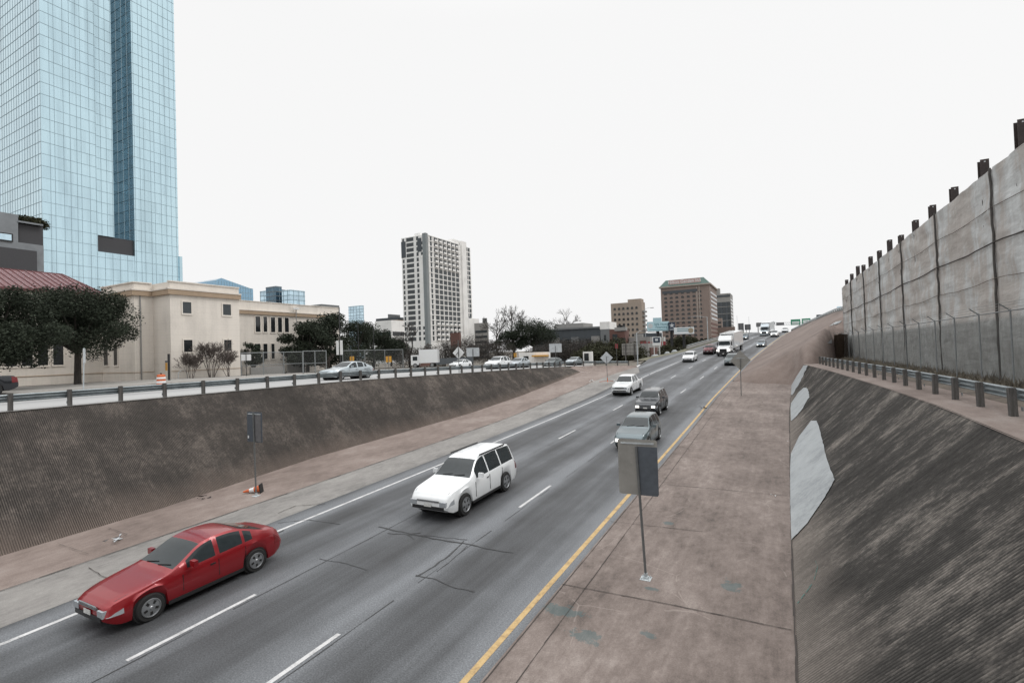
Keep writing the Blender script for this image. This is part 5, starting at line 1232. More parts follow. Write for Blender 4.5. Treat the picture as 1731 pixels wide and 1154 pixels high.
# small brick entrance and white podium beside tower
t, X, Y, H = block('low_office', 'low white office block with long window bands left of the white tower', 662, 684, 634, 541, 225, 'whiteb'); bands(t, X, Y, 2, H-5, 3.6, 1.9, 'glass')
t, X, Y, H = block('office_block', 'dark flat-roofed block with a tan corner behind the low white office', 672, 690, 636, 536, 300, 'slate'); bands(t, X, Y, H-9, H-2, 3.2, 1.4, 'glass'); MB().box(-4, .3, -.3, 7, H-9, H-1.5).build('tan_corner', MT['brick2'], t); MB().box(X+9, -9, 2, 12, H, H+2.4).build('plant_room', MT['greyb'], t)
t, X, Y, H = block('brick_entrance', 'small red-brown brick block at the foot of the white tower', 776, 779, 761, 562, 235, 'brickred')
# blue glass buildings on the skyline
c = at_d(366, 540, 330).x; s_a = at_d(366, 540, 330).y
t = empty('glass_office', (c, s_a, -4), 0, 'blue glass office with a steeply sloping roof above the beige parapet', 'building')
yb = at_x(428, 500, c).y-s_a; yt = at_x(375, 500, c).y-s_a; za = at_x(366, 473.5, c).z+4; zb_ = at_x(375, 470, c).z+4; zc_ = at_x(428, 489, c).z+4; dpx = at_y(362, 500, s_a).x-c
mb = MB(); P = [(0, 0), (yb, 0), (yb, zc_), (yt, zb_), (0, za)]; mb.prism([Vector((0, y, z)) for y, z in P], (-40, 0, 0)); o = mb.build('glass_facade', MT['blueglass'], t)
mb = MB()
for k in range(1, 22): 
    z = za-3.4*k; mb.box(0, .12, 0, yb, z, z+.25)
for k in range(14): y = yb*k/14; mb.box(0, .1, y, y+.15, 0, min(za, lin([(0, za), (yt, zb_), (yb, zc_)], y)))
mb.build('mullion_grid', MT['mull'], t)
for xc, xr, xl, yt_, D, m, lab in ((452, 478, 441, 491, 420, 'paleglass', 'pale glass wing at the left of the stepped slate tower'), (468, 478, 451, 483.5, 400, 'slateglass', 'dark slate glass tower with a raised square top'), (478, 492, 466, 489.5, 405, 'slateglass', 'slate glass slab between the dark top and the pale glass block'), (492, 517, 478, 489.5, 395, 'paleglass', 'bright pale glass block at the right of the slate tower'), (612, 616, 590, 516, 600, 'paleglass', 'small pale rounded glass tower left of the white tower'), (545, 545.01, 518, 514, 330, 'greyb', 'low grey rooftop block behind the beige parapet')):
    t, X, Y, H = block('glass_office' if 'glass' in m else 'rooftop_block', lab, xc, xr, xl, yt_, D, m, 'building')
    if 'glass' in m:
        mb = MB(); z = H-1
        while z > 20: mb.box(-.02, .2, 0, Y, z, z+.5); mb.box(X, 0, -.2, .02, z, z+.5); z -= 3.6
        mb.build('floor_edge', MT['mull'] if m != 'slateglass' else MT['greyb'], t)
        mb = MB(); k = 3.
        while k < Y: mb.box(-.02, .15, k, k+.3, 10, H); k += 5
        k = 3.
        while k < -X: mb.box(-k-.3, -k, -.15, .02, 10, H); k += 5
        mb.build('mullion_grid', MT['mull'], t)
t, X, Y, H = block('office_block', 'grey concrete block with a small mast right of the white tower', 825, 826, 802, 545, 300, 'greyc'); bands(t, X, Y, H-22, H-3, 3.2, 1.5, 'glassg', faces='S'); MB().box(X*.5, X*.35, 2, 5, H, H+3).build('roof_box', MT['greyb'], t)
# --- long dark apartments, brick block, tan block, hotel
t, X, Y, H = block('apartment_block', 'long dark grey apartment block behind the bare trees', 1018, 1031, 900, 554, 150, 'slate')
lst = [(X+2.2+3.3*k, 0, 3.0+3.1*j, 1.7, 1.8, 'S') for j in range(max(1, int((H-1.2)/3.1)-0)) for k in range(int(-X/3.3)) if 3.0+3.1*j+1 < H]; many(t, lst[:98], MT['glassg']); MB().box(X-.4, .4, -.4, Y, H, H+.5).build('parapet', MT['greyb'], t)
for k in range(5): MB().box(X+7+k*6.5, X+9.4+k*6.5, -.9, .0, 2, H-2.4).build('bay', MT['greyb' if k % 2 else 'greyc'], t)
MB().box(X*.72, X*.30, 3, 12, H, H+2.0).build('roof_box', MT['greyc'], t)
t, X, Y, H = block('apartment_block', 'grey rendered block with a white roof box left of the red brick block', 1030, 1032, 1015, 556, 140, 'greyb'); bands(t, X, Y, 3, H-2, 3.1, 1.6, 'glassg', faces='S', marg=1.0); MB().box(X*1.3, -.5, 2, 9, H+.1, H+2.2).build('roof_box', MT['whiteb'], t)
t, X, Y, H = block('brick_block', 'red brick block with one blue-grey window bay between grey apartments and white shops', 1056, 1063, 1030, 556, 128, 'brickred'); MB().box(X*.78, X*.48, -.3, .1, H-6.5, H-1.2).build('window', MT['glassg'], t)
for z in (2.5, 5.7, 8.9):
    for x in (.12, .32): bwin(t, X*x, 0, z, 1.3, 1.6, 'S', MT['glass'])
MB().box(-2.6, .3, -.2, 1.5, H-.4, H+.5).build('parapet', MT['greyc'], t)
t, X, Y, H = block('tan_block', 'tan eight-storey block with rows of arched windows', 1086, 1092, 1034, 510, 285, 'brick2')
lst = [(X*(.16+.142*k), 0, 3+(H-5)/8*(j+.5), -X*.072, (H-5)/8*.34, 'S') for j in range(8) for k in range(6)]; many(t, lst, MT['glass'], arch=True, proud=.12)
MB().box(X*.45, -.5, 1, Y-1, H, H+1.8).build('roof_box', MT['brick2'], t)
for j in range(8): MB().box(0, 1.3, 1, Y-1, 6+(H-12)*j/7, 6.4+(H-12)*j/7+.5).build('balcony', MT['greyc'], t)
t, X, Y, H = block('hotel', 'tall brown brick hotel with green sloping roof and arched windows', 1202, 1214, 1119.5, 482, 300, 'brick'); ht = t
fh = (H-6)/13.2
lst = [(X*(.90-.118*k)+0, 0, 6+fh*(j+.5), -X*.062, fh*.28, 'S') for j in range(12) for k in range(7)]; many(t, lst, MT['glass'], arch=True, proud=.15)
MB().box(X*.965, X*.24, -.22, 0, 6+fh*4.92, 6+fh*5.08).build('stone_band', MT['band'], t); MB().box(X*.965, X*.24, -.22, 0, H-fh*1.55, H-fh*.95).build('top_window_band', MT['slate'], t)
for x in (.21, .26): MB().box(X*x, X*x+.5, -.2, 0, 6+fh*5, H-fh*.4).build('stone_band', MT['band'], t)
MB().box(X-.9, .9, -.9, Y+.9, H-.4, H+.35).build('eaves', MT['band'], t)
for j in range(4): MB().box(-.02, .15, 2, Y-2, 6+fh*(j+.9), 6+fh*(j+1.35)).build('window_band', MT['brickred'], t)
for j in range(5, 12): MB().box(-.02, .15, 4, Y-2, 6+fh*(j+.2), 6+fh*(j+.6)).build('window_band', MT['glassg'], t)
rh = at_x(1120, 472, at_d(1202, 560, 300).x).z; mb = MB(); a = [(X-.6, -.6, H+.35), (.6, -.6, H+.35), (.6, Y+.6, H+.35), (X-.6, Y+.6, H+.35)]; RH = 4.6; b = [(X+2.6, 3.4, H+RH), (-3.4, 3.4, H+RH), (-3.4, Y-3, H+RH), (X+2.6, Y-3, H+RH)]
for k in range(4): mb.poly([a[k], a[(k+1) % 4], b[(k+1) % 4], b[k]])
mb.poly(b); ro = mb.build('roof', MT['greenroof'], t)
MB().box(X*.83, X*.17, .35, .6, H+1.3, H+4.1).build('sign_board', plain('faded_pink_sign', (.42, .30, .28), .6), t)
text('Hilton Garden Inn', 2.7, MT['white'], t, (X*.5, .3, H+2.7), (R(90), 0, 0), .05, name='sign_lettering', sx_=.98)
t, X, Y, H = block('apartment_tower', 'slim grey tower with striped window columns behind the brick hotel', 1237, 1241, 1208, 498, 520, 'greyc')
for k in range(6): MB().box(X*(.92-.15*k), X*(.92-.15*k)+2.6, -.3, 0, 8, H-9).build('window_column', MT['glassg' if k % 2 else 'slate'], t)
bands(t, X, Y, 10, H-6, 3.6, 1.8, 'glassg', faces='E'); bands(t, X, Y, 14, H-10, 7.2, .5, 'greyc', nm='floor_edge', e=.5, faces='S'); MB().box(X, 0, -.4, .1, H-3.6, H-1.6).build('window_band', MT['slate'], t); MB().box(X*.98, X*.62, 2, 10, H, H+6).build('plant_room', MT['greyc'], t)
t, X, Y, H = block('brick_block', 'low pink brick wing between the hotel and the semi truck', 1242, 1243, 1211, 552, 330, 'brick'); t, X, Y, H = block('brick_block', 'narrow pink brick block rising behind the low hotel wing', 1221, 1222, 1211, 538, 420, 'brick'); bands(t, X, Y, 8, H-2, 3.4, 1.4, 'glassg', faces='S')
# white shop units with red lettering boards
t, X, Y, H = block('shop_building', 'two-tier pale grey shop building with dark red sign strips', 1098, 1122, 1062, 569, 128, 'greyc'); MB().box(X*.45, -1, -.3, 0, H-2.6, H-.9).build('sign_strip', MT['brickred'], t); mb = MB()
for k in range(7): mb.box(X*.43+.95*k, X*.43+.95*k+.6, -.4, -.3, H-2.3, H-1.3)
mb.build('sign_lettering', MT['redd'], t)
t, X, Y, H = block('shop_building', 'low white wall of a shop with a red awning panel behind the pylon sign', 1095, 1110, 1060, 580, 112, 'greyc'); MB().box(-.02, .3, 1, Y-1, H-3.0, H-1.0).build('sign_strip', MT['brickred'], t); MB().box(X+.5, -.5, -.12, 0, .6, 1.6).build('window_band', MT['glassg'], t)
t, X, Y, H = block('shop_building', 'dark cluttered shop roofs with red boards below the blue billboard', 1118, 1119, 1072, 562, 175, 'slate')
for k in range(6): MB().box(X*(.9-.16*k), X*(.9-.16*k)+2.2, -.4, 0, H-3-(k % 2), H-1.6).build('roof_board', MT[('brickred', 'greyc', 'whiteb')[k % 3]], t)
# white shed and kiosks behind the oak
t, X, Y, H = block('white_shed', 'low white kiosk with a black window and orange awning behind the dark live oak', 927, 929, 876, 594.5, 92, 'whiteb', z0=-3); MB().box(X*.84, X*.68, -.1, 0, .8, 2.0).build('window', MT['glass'], t); MB().box(X*.5, -.1, -1.0, 0, H-.8, H-.55).build('awning', MT['orange'] if False else MT['yellow'], t)
t, X, Y, H = block('white_shed', 'white box stall with a dark opening beside the hedge', 999, 1001, 984, 594, 88, 'whiteb', z0=-3); MB().box(X*.85, X*.35, -.1, 0, .9, 2.2).build('window', MT['glass'], t)
# billboards
def billboard(label, xl, xr, yt, yb, D, m, group=None):
    a, b = at_d(xl, (yt+yb)/2, D), at_d(xr, (yt+yb)/2, D); c = (a+b)/2; w = (b-a).length; ang = math.atan2((b-a).y, (b-a).x); zt_, zb_ = at_d((xl+xr)/2, yt, D).z, at_d((xl+xr)/2, yb, D).z
    t = empty('billboard', (c.x, c.y, -3), ang, label, 'billboard', group); MB().box(-w/2, w/2, -.2, .2, zb_+3, zt_+3).build('display_panel', m, t); MB().tube((0, .4, 0), (0, .4, zb_+3), .45, n=10).build('post', MT['dark'], t); MB().box(-w/2, w/2, -1.1, -.2, zb_+2.7, zb_+2.85).build('catwalk', MT['dark'], t)
    return t, w, zb_+3, zt_+3
lb1 = plain('pale_blue_board', (.42, .60, .66), .6, var=.04); nv = plain('navy_board', (.02, .035, .06), .5, var=.04)
t, w, za, zb_ = billboard('pale blue billboard with an arrow edge and two dark text lines', 1094, 1131, 543.5, 559.5, 165, lb1)
tg = plain('teal_lettering', (.05, .16, .2), .6); text('50% Home', 1.05, tg, t, (w*.14, -.22, (za+zb_)/2+.65), (R(90), 0, 0), .02); text('Financing', 1.05, tg, t, (w*.14, -.22, (za+zb_)/2-.25), (R(90), 0, 0), .02)
MB().box(-w*.42, w*.42, -.22, -.2, za+.3, za+.42).build('text_line', tg, t)
MB().prism([Vector((-w*.36+.8*math.cos(R(a)), -.2, (za+zb_)/2+.2+.8*math.sin(R(a)))) for a in range(0, 360, 30)], (0, -.02, 0)).build('emblem', MT['signlight'], t)
t, w, za, zb_ = billboard('navy billboard with a pale star beside the pale blue board', 1130, 1141, 544.5, 559, 164.5, nv); cz = (za+zb_)/2+.35
MB().prism([Vector(((.85 if k % 2 == 0 else .36)*math.cos(R(90+36*k)), -.2, cz+(.85 if k % 2 == 0 else .36)*math.sin(R(90+36*k)))) for k in range(10)], (0, -.02, 0)).build('star', MT['signlight'], t); MB().box(-.8, .8, -.22, -.2, za+.35, za+.55).build('text_line', MT['signlight'], t)
t, w, za, zb_ = billboard('white billboard with blue text lines and a round brown seal', 1139.5, 1173, 553, 564.5, 160, plain('white_board', (.66, .70, .72), .6, var=.03))
for k in range(2): MB().box(-w*.36, w*.22, -.22, -.2, zb_-.62-k*.62, zb_-.38-k*.62).build('text_line', tg, t)
MB().prism([Vector((w*.33+.85*math.cos(R(a)), -.2, (za+zb_)/2+.85*math.sin(R(a)))) for a in range(0, 360, 20)], (0, -.02, 0)).build('seal', plain('brown_seal', (.30, .25, .18), .6), t)
t, w, za, zb_ = billboard('small pale blue rooftop board above the arrow billboard', 1104, 1118, 537, 545, 190, lb1)
p = at_d(1111, 603, 105); t = empty('pylon_sign', (p.x, p.y, p.z-.6), R(10), 'tall white-framed pylon sign with a dark face beside the grass verge', 'pylon sign'); hz = at_d(1111, 569, 105).z-p.z+.6
for x in (-.55, .55): MB().box(x-.07, x+.07, -.07, .07, 0, hz-1.5).build('post', MT['white'], t)
MB().box(-.85, .85, -.15, .15, hz-1.8, hz).build('sign_box', MT['white'], t); MB().box(-.68, .68, -.17, -.15, hz-1.25, hz-.15).build('sign_face', nv, t); MB().box(-.3, .3, -.19, -.17, hz-.9, hz-.4).build('emblem', MT['signlight'], t)
# gantries on the crest
def gpanel(t, o, xl, xr, yt, yb, D, m):
    a, b = at_d(xl, yt, D)-o, at_d(xr, yb, D)-o; return MB().box(min(a.x, b.x), max(a.x, b.x), a.y-.1, a.y+.05, b.z, a.z).build('sign_panel', MT[m], t)
D = 250; o = at_d(1282, 563, D)-Vector((0, 0, 4)); t = empty('sign_gantry', o, 0, 'overhead lattice gantry on the crest carrying two green direction signs and grey sign backs', 'sign gantry')
for x in (1282, 1309, 1372): a = at_d(x, 566, D)-o; b = at_d(x, 545, D)-o; MB().tube(a-Vector((0, 0, 3)), Vector((a.x, a.y, b.z)), .22, n=8).build('column', MT['signgrey'], t)
A_, B_ = at_d(1282, 545.5, D)-o, at_d(1372, 544.5, D)-o; A2, B2_ = at_d(1282, 549.5, D)-o, at_d(1372, 548.5, D)-o
mb = MB().beam(A_, B_, .18, .18).beam(A2, B2_, .18, .18)
for k in range(24): mb.beam(A_.lerp(B_, k/24), A2.lerp(B2_, (k+1)/24), .08, .08)
mb.build('truss', MT['signlight'], t)
for a in ((1278, 1296, 545.5, 552, 'signgrey'), (1298, 1310, 544.8, 548, 'signgrey'), (1312, 1325.5, 545.2, 549.8, 'signgrey'), (1336.5, 1353, 540, 549, 'green'), (1355, 1370, 538.5, 548.5, 'green')): gpanel(t, o, a[0], a[1], a[2], a[3], D-1, a[4])
a, b = at_d(1357, 546.5, D-2)-o, at_d(1366, 548.3, D-2)-o; MB().box(a.x, b.x, a.y-.1, a.y, b.z, a.z).build('yellow_plate', MT['yellow'], t)
for (xl, xr, yt, n) in ((1338.5, 1351, 543.5, 2), (1357, 1368, 541, 2)):
    for k in range(n): a, b = at_d(xl, yt+k*2.6, D-2)-o, at_d(xr, yt+1.2+k*2.6, D-2)-o; MB().box(a.x, b.x, a.y-.05, a.y, b.z, a.z).build('text_line', MT['white'], t)
D = 205
for xl, xr, yt, yb, lab in ((1247.5, 1258, 546.5, 560, 'larger ribbed grey sign back on the crest left of the distant semi truck'), (1258.6, 1269.5, 548.3, 557.5, 'smaller ribbed grey sign back beside the larger one on the crest')):
    o = at_d((xl+xr)/2, 565, D); a, b = at_d(xl, yt, D)-o, at_d(xr, yb, D)-o; t = empty('sign_board', o, 0, lab, 'sign board'); MB().box(a.x, b.x, a.y-.05, a.y+.05, b.z, a.z).build('sign_panel', MT['signgrey'], t)
    for k in (.25, .75): MB().box(a.x+(b.x-a.x)*k-.1, a.x+(b.x-a.x)*k+.1, a.y-.15, a.y-.05, -3, a.z).build('post', MT['signdark'], t)
for px, yt, lab in ((1247, 533, 'hair-thin mast on the crest beside the grey sign backs'), (1267, 535, 'hair-thin pole above the smaller grey sign back')): o = at_d(px, 566, 230); t = empty('mast', o, 0, lab, 'mast'); MB().tube((0, 0, -4), (0, 0, at_d(px, yt, 230).z-o.z), .09, .05, 6).build('pole', MT['signlight'], t)
t, X, Y, H = block('rooftop_block', 'small dark building peeping over the crest guardrail left of the draped wall', 1393, 1394, 1381, 531, 260, 'slate', z0=4); t, X, Y, H = block('rooftop_block', 'pale low building peeping over the crest guardrail', 1407, 1408, 1394, 530, 270, 'greyc', z0=4); t, X, Y, H = block('rooftop_block', 'small pale tower top at the left edge of the draped wall', 1423, 1424, 1416, 517, 500, 'paleglass', z0=4)
# fences and walls of the lot on the left
zf_ = -2.15
def px_pts(lst, c): return [(lambda q: (q.x, q.y, zf_))(at_x(x, 630, c)) for x in lst]
fence('chain_link_fence', px_pts([408, 512], -55.), 3.0, 3.3, 'chain link fence panels right of the three bare shrubs', midrail=True, gauge=.06)
t = fence('chain_link_gate', px_pts([513, 552], -50.5), 3.0, 2.2, 'chain link gate standing forward of the fence behind the silver sedan', midrail=True, gauge=.06)
fence('chain_link_fence', px_pts([580, 682], -52.), 3.0, 3.6, 'longer chain link fence between the poles and the white box truck', gauge=.05)
def lowwall(x0, x1, c, h, m, lab): 
    a, b = at_x(x0, 630, c), at_x(x1, 630, c); o = MB().box(-.15, .15, 0, b.y-a.y, 0, h).build('low_wall', MT[m], loc=(c, a.y, zf_)); tag(o, lab, 'low wall')
lowwall(423, 480, -60, 1.2, 'greyc', 'low pale block wall behind the chain link fence'); lowwall(486, 515, -62, 1.6, 'greyc', 'pale block wall stub near the gate'); lowwall(706, 728, -56, 1.3, 'brickred', 'rust brown planter wall right of the box truck'); lowwall(728, 800, -60, 1.2, 'slate', 'long dark low wall under the bare trees'); lowwall(1010, 1075, -45, 1.0, 'slate', 'dark low wall behind the parked white cars')
for px, py, lab, c in ((595, 606, 'small orange construction sign behind the fence beside the utility pole', -50.), (657, 607, 'orange and blue construction sign behind the fence near the box truck', -50.), (871, 600, 'orange yellow sign panel beside the dark live oak', -44.)):
    p = at_x(px, py, c); z = zs(p.y)-.3; w = .8 if px == 657 else .55; t = sign(lab, 'road sign', (p.x, p.y, z), (0, 0, p.z-z+.5), p.z-z, w, w*(1.5 if px == 871 else 1.1), 'yellow', R(45), brace=False)
p = at_x(416, 604, -53.); sign('small white notice on a dark post beside the fence corner', 'notice', (p.x, p.y, zf_), (0, 0, p.z-zf_+.4), p.z-zf_, 1.0, .7, 'white', R(50), brace=False, post_m='dark')
# bike rack hoop
p = at_x(309, 640, -55.5); mb = MB(); pr = None
for a in range(0, 181, 20):
    q = Vector((0, -.45*math.cos(R(a)), .6+.4*math.sin(R(a)))); 
    if pr: mb.tube(pr, q, .03, n=6)
    pr = q
mb.tube((0, -.45, 0), (0, -.45, .6), .03, n=6).tube((0, .45, 0), (0, .45, .6), .03, n=6); tag(mb.build('bike_rack', MT['steel'], loc=(p.x, p.y, -1.85)), 'small steel hoop rack at the foot of the beige building', 'bike rack')

# ================================================================== TREES
def leafy(name, label, base, h, rx, rz_, n, leaf, mat_='oak', trunk_h=.35, seed=1, cat='tree', flat=.8, group=None, clumps=26):
    global rnd
    keep = rnd; rnd = random.Random(seed); t = empty(name, base, 0, label, cat, group); mb = MB(); tb = MB(); th = h*trunk_h
    cz = h-rz_; tb.tube((0, 0, -.3), (.1*rx*.3, 0, th), h*.035, h*.026, 8)
    cs = []
    for k in range(clumps):
        a = 2.4*k; rr = math.sqrt((k+.5)/clumps); u = rnd.uniform(-.75, 1.); r_ = rr*math.sqrt(max(.05, 1-u*u*.8))
        cs.append((Vector((rx*.86*r_*math.cos(a), rx*.86*r_*math.sin(a), cz+rz_*.80*u)), rnd.uniform(.2, .36)*rx))
    for c, r_ in cs:
        if rnd.random() < .6:
            m_ = Vector((c.x*.35, c.y*.35, th+(c.z-th)*.35)); tb.tube((0, 0, th*.85), m_, h*.016, h*.010, 5, False); tb.tube(m_, c, h*.010, h*.003, 5, False)
        nn = int(n/clumps); 
        for _ in range(nn):
            d = Vector((rnd.gauss(0, 1), rnd.gauss(0, 1), rnd.gauss(0, 1))).normalized()*(rnd.random()**.33)*rnd.uniform(.85, 1.15); p = c+Vector((d.x*r_, d.y*r_, d.z*r_*flat))
            a = Vector((rnd.gauss(0, 1), rnd.gauss(0, 1), rnd.gauss(0, .7))).normalized(); b = Matrix.Rotation(rnd.uniform(0, 6.28), 3, a) @ a.orthogonal().normalized(); s = leaf*rnd.uniform(.5, 1.3)
            mb.quad(p-a*s, p-b*s*.5, p+a*s, p+b*s*.5)
    mb.build('crown', MT[mat_], t); tb.build('trunk', MT['trunk'], t); rnd = keep; return t
def bare(name, label, base, h, spread=.5, depth=6, seed=1, cat='bare tree', r0=.028, nb=3, upb=.25, stems=1, first=.28, group=None, m='trunk', rmin=.03, sidep=.35):
    rg = random.Random(seed); t = empty(name, base, 0, label, cat, group); tb = MB(); mb = MB()
    def turn(d, ang):
        ax = Matrix.Rotation(rg.uniform(0, 6.28), 3, d) @ d.orthogonal().normalized(); return (d*math.cos(ang)+ax*math.sin(ang)+Vector((0, 0, upb*.5*rg.random()))).normalized()
    def br(p, d, l, r, k):
        segs = 3; q = p; wob = .07 if k >= depth-1 else .17
        for i in range(segs):
            d = (d+Vector((rg.gauss(0, wob), rg.gauss(0, wob), rg.gauss(0, wob*.5)+.04))).normalized(); q2 = q+d*(l/segs); ra, rb2 = max(rmin, r*(1-.3*i/segs)), max(rmin, r*(1-.3*(i+1)/segs))
            (tb if k >= depth-1 else mb).tube(q, q2, ra, rb2, 6 if k > 3 else 3, False); q = q2
            if 0 < k < depth and i > 0 and rg.random() < sidep: br(q, turn(d, rg.uniform(.5, 1.1)*spread*1.7), l*rg.uniform(.5, .75), rb2*.6, k-1)
        if k > 0:
            br(q, turn(d, rg.uniform(.1, .35)), l*rg.uniform(.72, .85), r*.68, k-1)
            for _ in range(nb-1): br(q, turn(d, rg.uniform(.45, 1.0)*spread*1.7), l*rg.uniform(.6, .82), r*.55, k-1)
    for s_ in range(stems):
        a = rg.uniform(0, 6.28); lean = .04 if stems == 1 else rg.uniform(.15, .5); br(Vector((math.cos(a)*.1*stems/4, math.sin(a)*.1*stems/4, -.1)), Vector((math.cos(a)*lean, math.sin(a)*lean, 1)).normalized(), h*first, h*r0, depth)
    if tb.f: tb.build('trunk', MT['trunk'] if stems == 1 else MT[m], t)
    mb.build('branches', MT[m], t); return t
def gz(p, z=-2.1): return (p.x, p.y, z)
leafy('live_oak', 'broad dark live oak with a visible trunk in front of the beige building', gz(at_x(131, 640, -56.)), at_x(134, 489, -56).z+2.1, 5.1, 3.3, 46000, .10, seed=3, trunk_h=.42, clumps=44)
leafy('live_oak', 'dark live oak cut off by the left edge of the photo', gz(at_x(-14, 640, -52.)), at_x(0, 486, -52).z+2.1, 4.6, 3.2, 44000, .10, seed=5, trunk_h=.40, clumps=40)
for i, (x, yt, c, rx, rz_, lab) in enumerate(((520, 540, -60.5, 3.9, 4.0, 'rounded live oak in front of the north wing windows of the beige building'), (556, 528, -61., 4.2, 4.8, 'tallest live oak of the cluster, behind the utility pole with white boards'), (600, 540, -78., 6.2, 5.6, 'live oak of the cluster right of the utility pole'), (632, 548, -84., 5.4, 5.0, 'live oak of the cluster in front of the low white office'), (662, 565, -84., 5.0, 3.8, 'lowest live oak at the right end of the dark cluster'), (428, 575, -63.5, 1.7, 2.0, 'small pale-topped shrub tree against the wall of the north wing'))):
    p = at_x(x, 630, c); leafy('live_oak' if i < 5 else 'shrub_tree', lab, gz(p, -2.4), at_x(x, yt, c).z+2.4, rx, rz_, 14000 if i < 5 else 3500, .17 if i < 5 else .12, seed=20+i, trunk_h=.25, clumps=36)
p = at_x(738/1*1.0+150, 620, -62.); leafy('live_oak', 'spreading dark live oak between the bare trees, white kiosk under it', gz(at_x(902, 620, -62.), -2.8), at_x(905, 541, -62).z+2.8, 8.0, 3.9, 20000, .17, seed=41, trunk_h=.4, clumps=40)
leafy('live_oak', 'smaller dark live oak joined to the left side of the spreading one', gz(at_x(868, 620, -66.), -2.8), at_x(868, 558, -66).z+2.8, 5.0, 3.2, 10000, .20, seed=42, trunk_h=.4)
for i, (x, yt, D, rx, lab) in enumerate(((1030, 577, 104, 5.4, 'dark hedge tree behind the no-entry sign'), (1005, 586, 98, 4.4, 'dark hedge tree left of the diamond sign back'), (1056, 584, 106, 5.0, 'dark hedge tree behind the ribbed sign board'), (1072, 596, 100, 2.6, 'small dark hedge tree right of the ribbed sign board'))):
    p = at_d(x, 600, D); leafy('hedge_tree', lab, gz(p, -3.2), at_d(x, yt, D).z+3.2, rx, (at_d(x, yt, D).z+3.2)*.48, 6000, .22, 'bush', seed=60+i, trunk_h=.2, clumps=36)
for i, (x, yt, D, rx, lab) in enumerate(((1128, 584, 112, 2.3, 'dark rounded bush left of two white lamps on the verge'), (1140, 586, 116, 2.0, 'dark rounded bush behind the two white lamps on the verge'), (1153, 587, 120, 1.4, 'small dark bush right of the two white lamps'), (1152, 570, 170, 5, 'dark trees under the white billboard'), (1165, 569, 172, 4, 'dark trees right under the white billboard edge'), (1193, 573, 180, 4, 'dark shrub at the foot of the brick hotel by the lamp post'))):
    p = at_d(x, 600, D); zb_ = at_d(x, 602 if i < 3 else 588, D).z; leafy('bush', lab, gz(p, zb_), at_d(x, yt, D).z-zb_, rx, (at_d(x, yt, D).z-zb_)*.5, 3500, .16 if i < 3 else .3, 'bush', seed=80+i, trunk_h=.15, cat='bush')
for x, y, lab in ((1129, 609, 'left one of two white ball lamps on the verge'), (1133.5, 608.5, 'right one of two white ball lamps on the verge')):
    p = at_d(x, y, 106); mb = MB().lathe([(.05, -.3), (.25, -.15), (.32, 0), (.25, .22), (.05, .32)], 12); tag(mb.build('ball_lamp', MT['white'], loc=p), lab, 'lamp')
for x, y, D, s_, lab in ((1108, 603, 104, 1.1, 'pale boulder at the foot of the pylon sign'), (1140, 595, 110, .8, 'pale boulder on the verge behind the white lamps'), (1147, 591, 118, .8, 'pale boulder highest up the grass verge'), (1128, 598, 108, .7, 'pale boulder under the two white lamps')):
    p = at_d(x, y, D); mb = MB(); mb.lathe([(s_*.5, -.4), (s_*.9, -.1), (s_*.8, .25), (s_*.35, .5)], 7); tag(mb.build('boulder', MT['patch'], loc=p), lab, 'boulder')
def btree(lab, x, yt, c, seed, spread=.5, depth=6, first=.25, r0=.022, m='trunk', rmin=.032, nb=2, sidep=.55, zz_=-3.2, upb=.25):
    p = at_x(x, 620, c); h = at_x(x, yt, c).z-zz_; return bare('bare_tree', lab, (p.x, p.y, zz_), h, spread, depth, seed, r0=r0, first=first, m=m, rmin=rmin, nb=nb, upb=upb, sidep=sidep)
btree('tall bare tree with spreading left limbs above the dark live oak', 846, 518, -74., 11, .5, 6, .26)
btree('bare tree with an upright bushy top right behind the dark live oak', 872, 514, -78., 12, .42, 6, .30)
btree('bare tree with tall forked crown right of the blank sign', 966, 520, -76., 14, .5, 6, .27)
btree('bare tree before the windows of the long apartment block', 925, 548, -92., 16, .5, 6, .26)
btree('slender bare tree just left of the grey rendered block', 1008, 553, -82., 17, .45, 6, .26)
btree('bare tree in front of the left face of the white tower', 692, 540, -74., 23, .42, 6, .26)
btree('low spreading bare tree in front of the white tower base', 752, 568, -70., 31, .7, 6, .26, .03, 'trunk', .022, 2, .7)
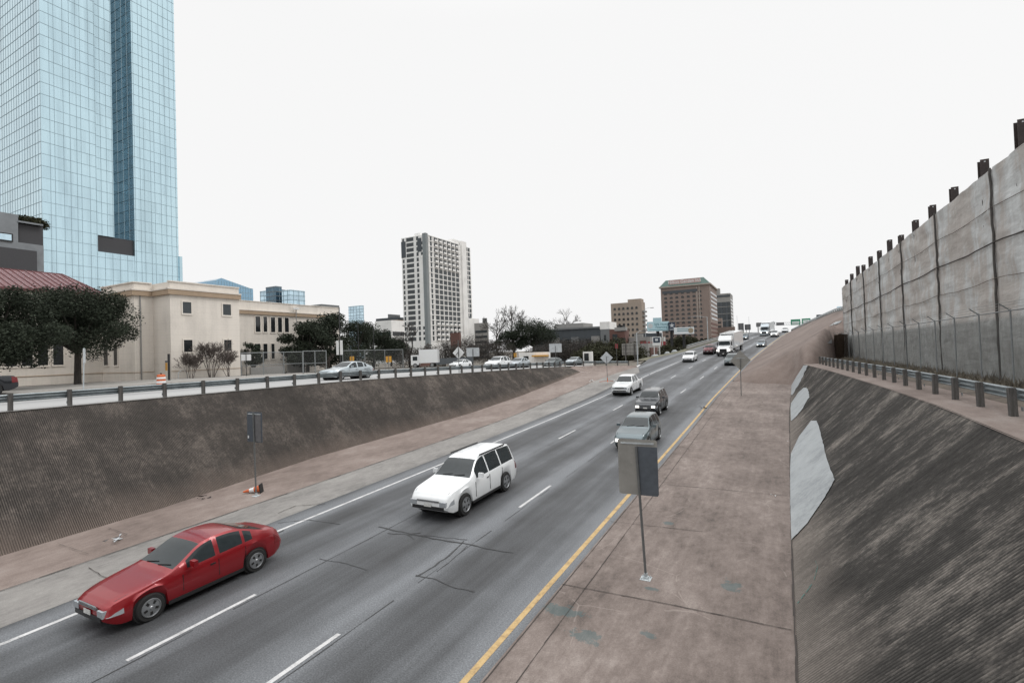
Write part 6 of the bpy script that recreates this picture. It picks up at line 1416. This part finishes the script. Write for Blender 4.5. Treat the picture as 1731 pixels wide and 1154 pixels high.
for i, (x, yt, c, lab) in enumerate(((722, 570, -78., 'small bare tree between the box truck and the merge arrow sign'), (800, 568, -84., 'twiggy grey-brown tree mass behind the blank sign, left one'), (824, 562, -88., 'twiggy grey-brown tree mass left of the tall bare tree'), (778, 574, -90., 'twiggy bare tree at the foot of the red brick entrance'), (990, 562, -86., 'twiggy bare tree in front of the long apartment block'), (938, 560, -90., 'twiggy bare tree behind the spreading live oak'), (1010, 575, -84., 'low twiggy tree left of the dark hedge trees'), (562, 585, -58., 'brown twiggy shrub tree behind the chain link gate'))):
    btree(lab, x, yt, c, 50+i, .62, 6, .24, .02, 'twig', .028 if c < -70 else .018, 2, .8)
for i, (x, yt, D, rx, lab) in enumerate(((704, 590, 112, 5.5, 'grey-brown thicket behind the box truck'), (748, 586, 120, 6.5, 'grey-brown thicket at the foot of the white tower'), (798, 570, 126, 7.5, 'tallest grey-brown thicket, behind the blank sign and white suv'), (838, 578, 128, 6.5, 'grey-brown thicket under the tall bare tree'), (930, 584, 130, 7, 'grey-brown thicket right behind the spreading live oak'), (958, 574, 126, 6.5, 'grey-brown thicket below the forked bare tree'), (988, 576, 124, 6, 'grey-brown thicket between the forked bare tree and the hedge'), (1016, 582, 122, 5, 'grey-brown thicket behind the diamond sign back'))):
    p = at_d(x, 605, D); zt_ = at_d(x, yt, D).z; leafy('thicket', lab, (p.x, p.y, -3.3), zt_+3.3, rx, (zt_+3.3)*.5, 9000, .13, 'thicket', seed=130+i, trunk_h=.2, cat='thicket', clumps=34)
for i, (x, yt, h_, lab) in enumerate(((322, 598, 1, 'small bare shrub nearest the bike rack against the beige wall'), (358, 577, 1, 'tallest of the three bare shrubs against the beige wall'), (388, 594, 1, 'bare shrub nearest the chain link fence against the beige wall'))):
    p = at_x(x, 640, -55.); bare('bare_shrub', lab, gz(p, -1.95), (at_x(x, yt, -55).z+1.95)*1.05, .38, 5, 90+i, cat='shrub', r0=.010, stems=7, first=.30, m='twig', upb=.5, rmin=.010, nb=2, sidep=.75)
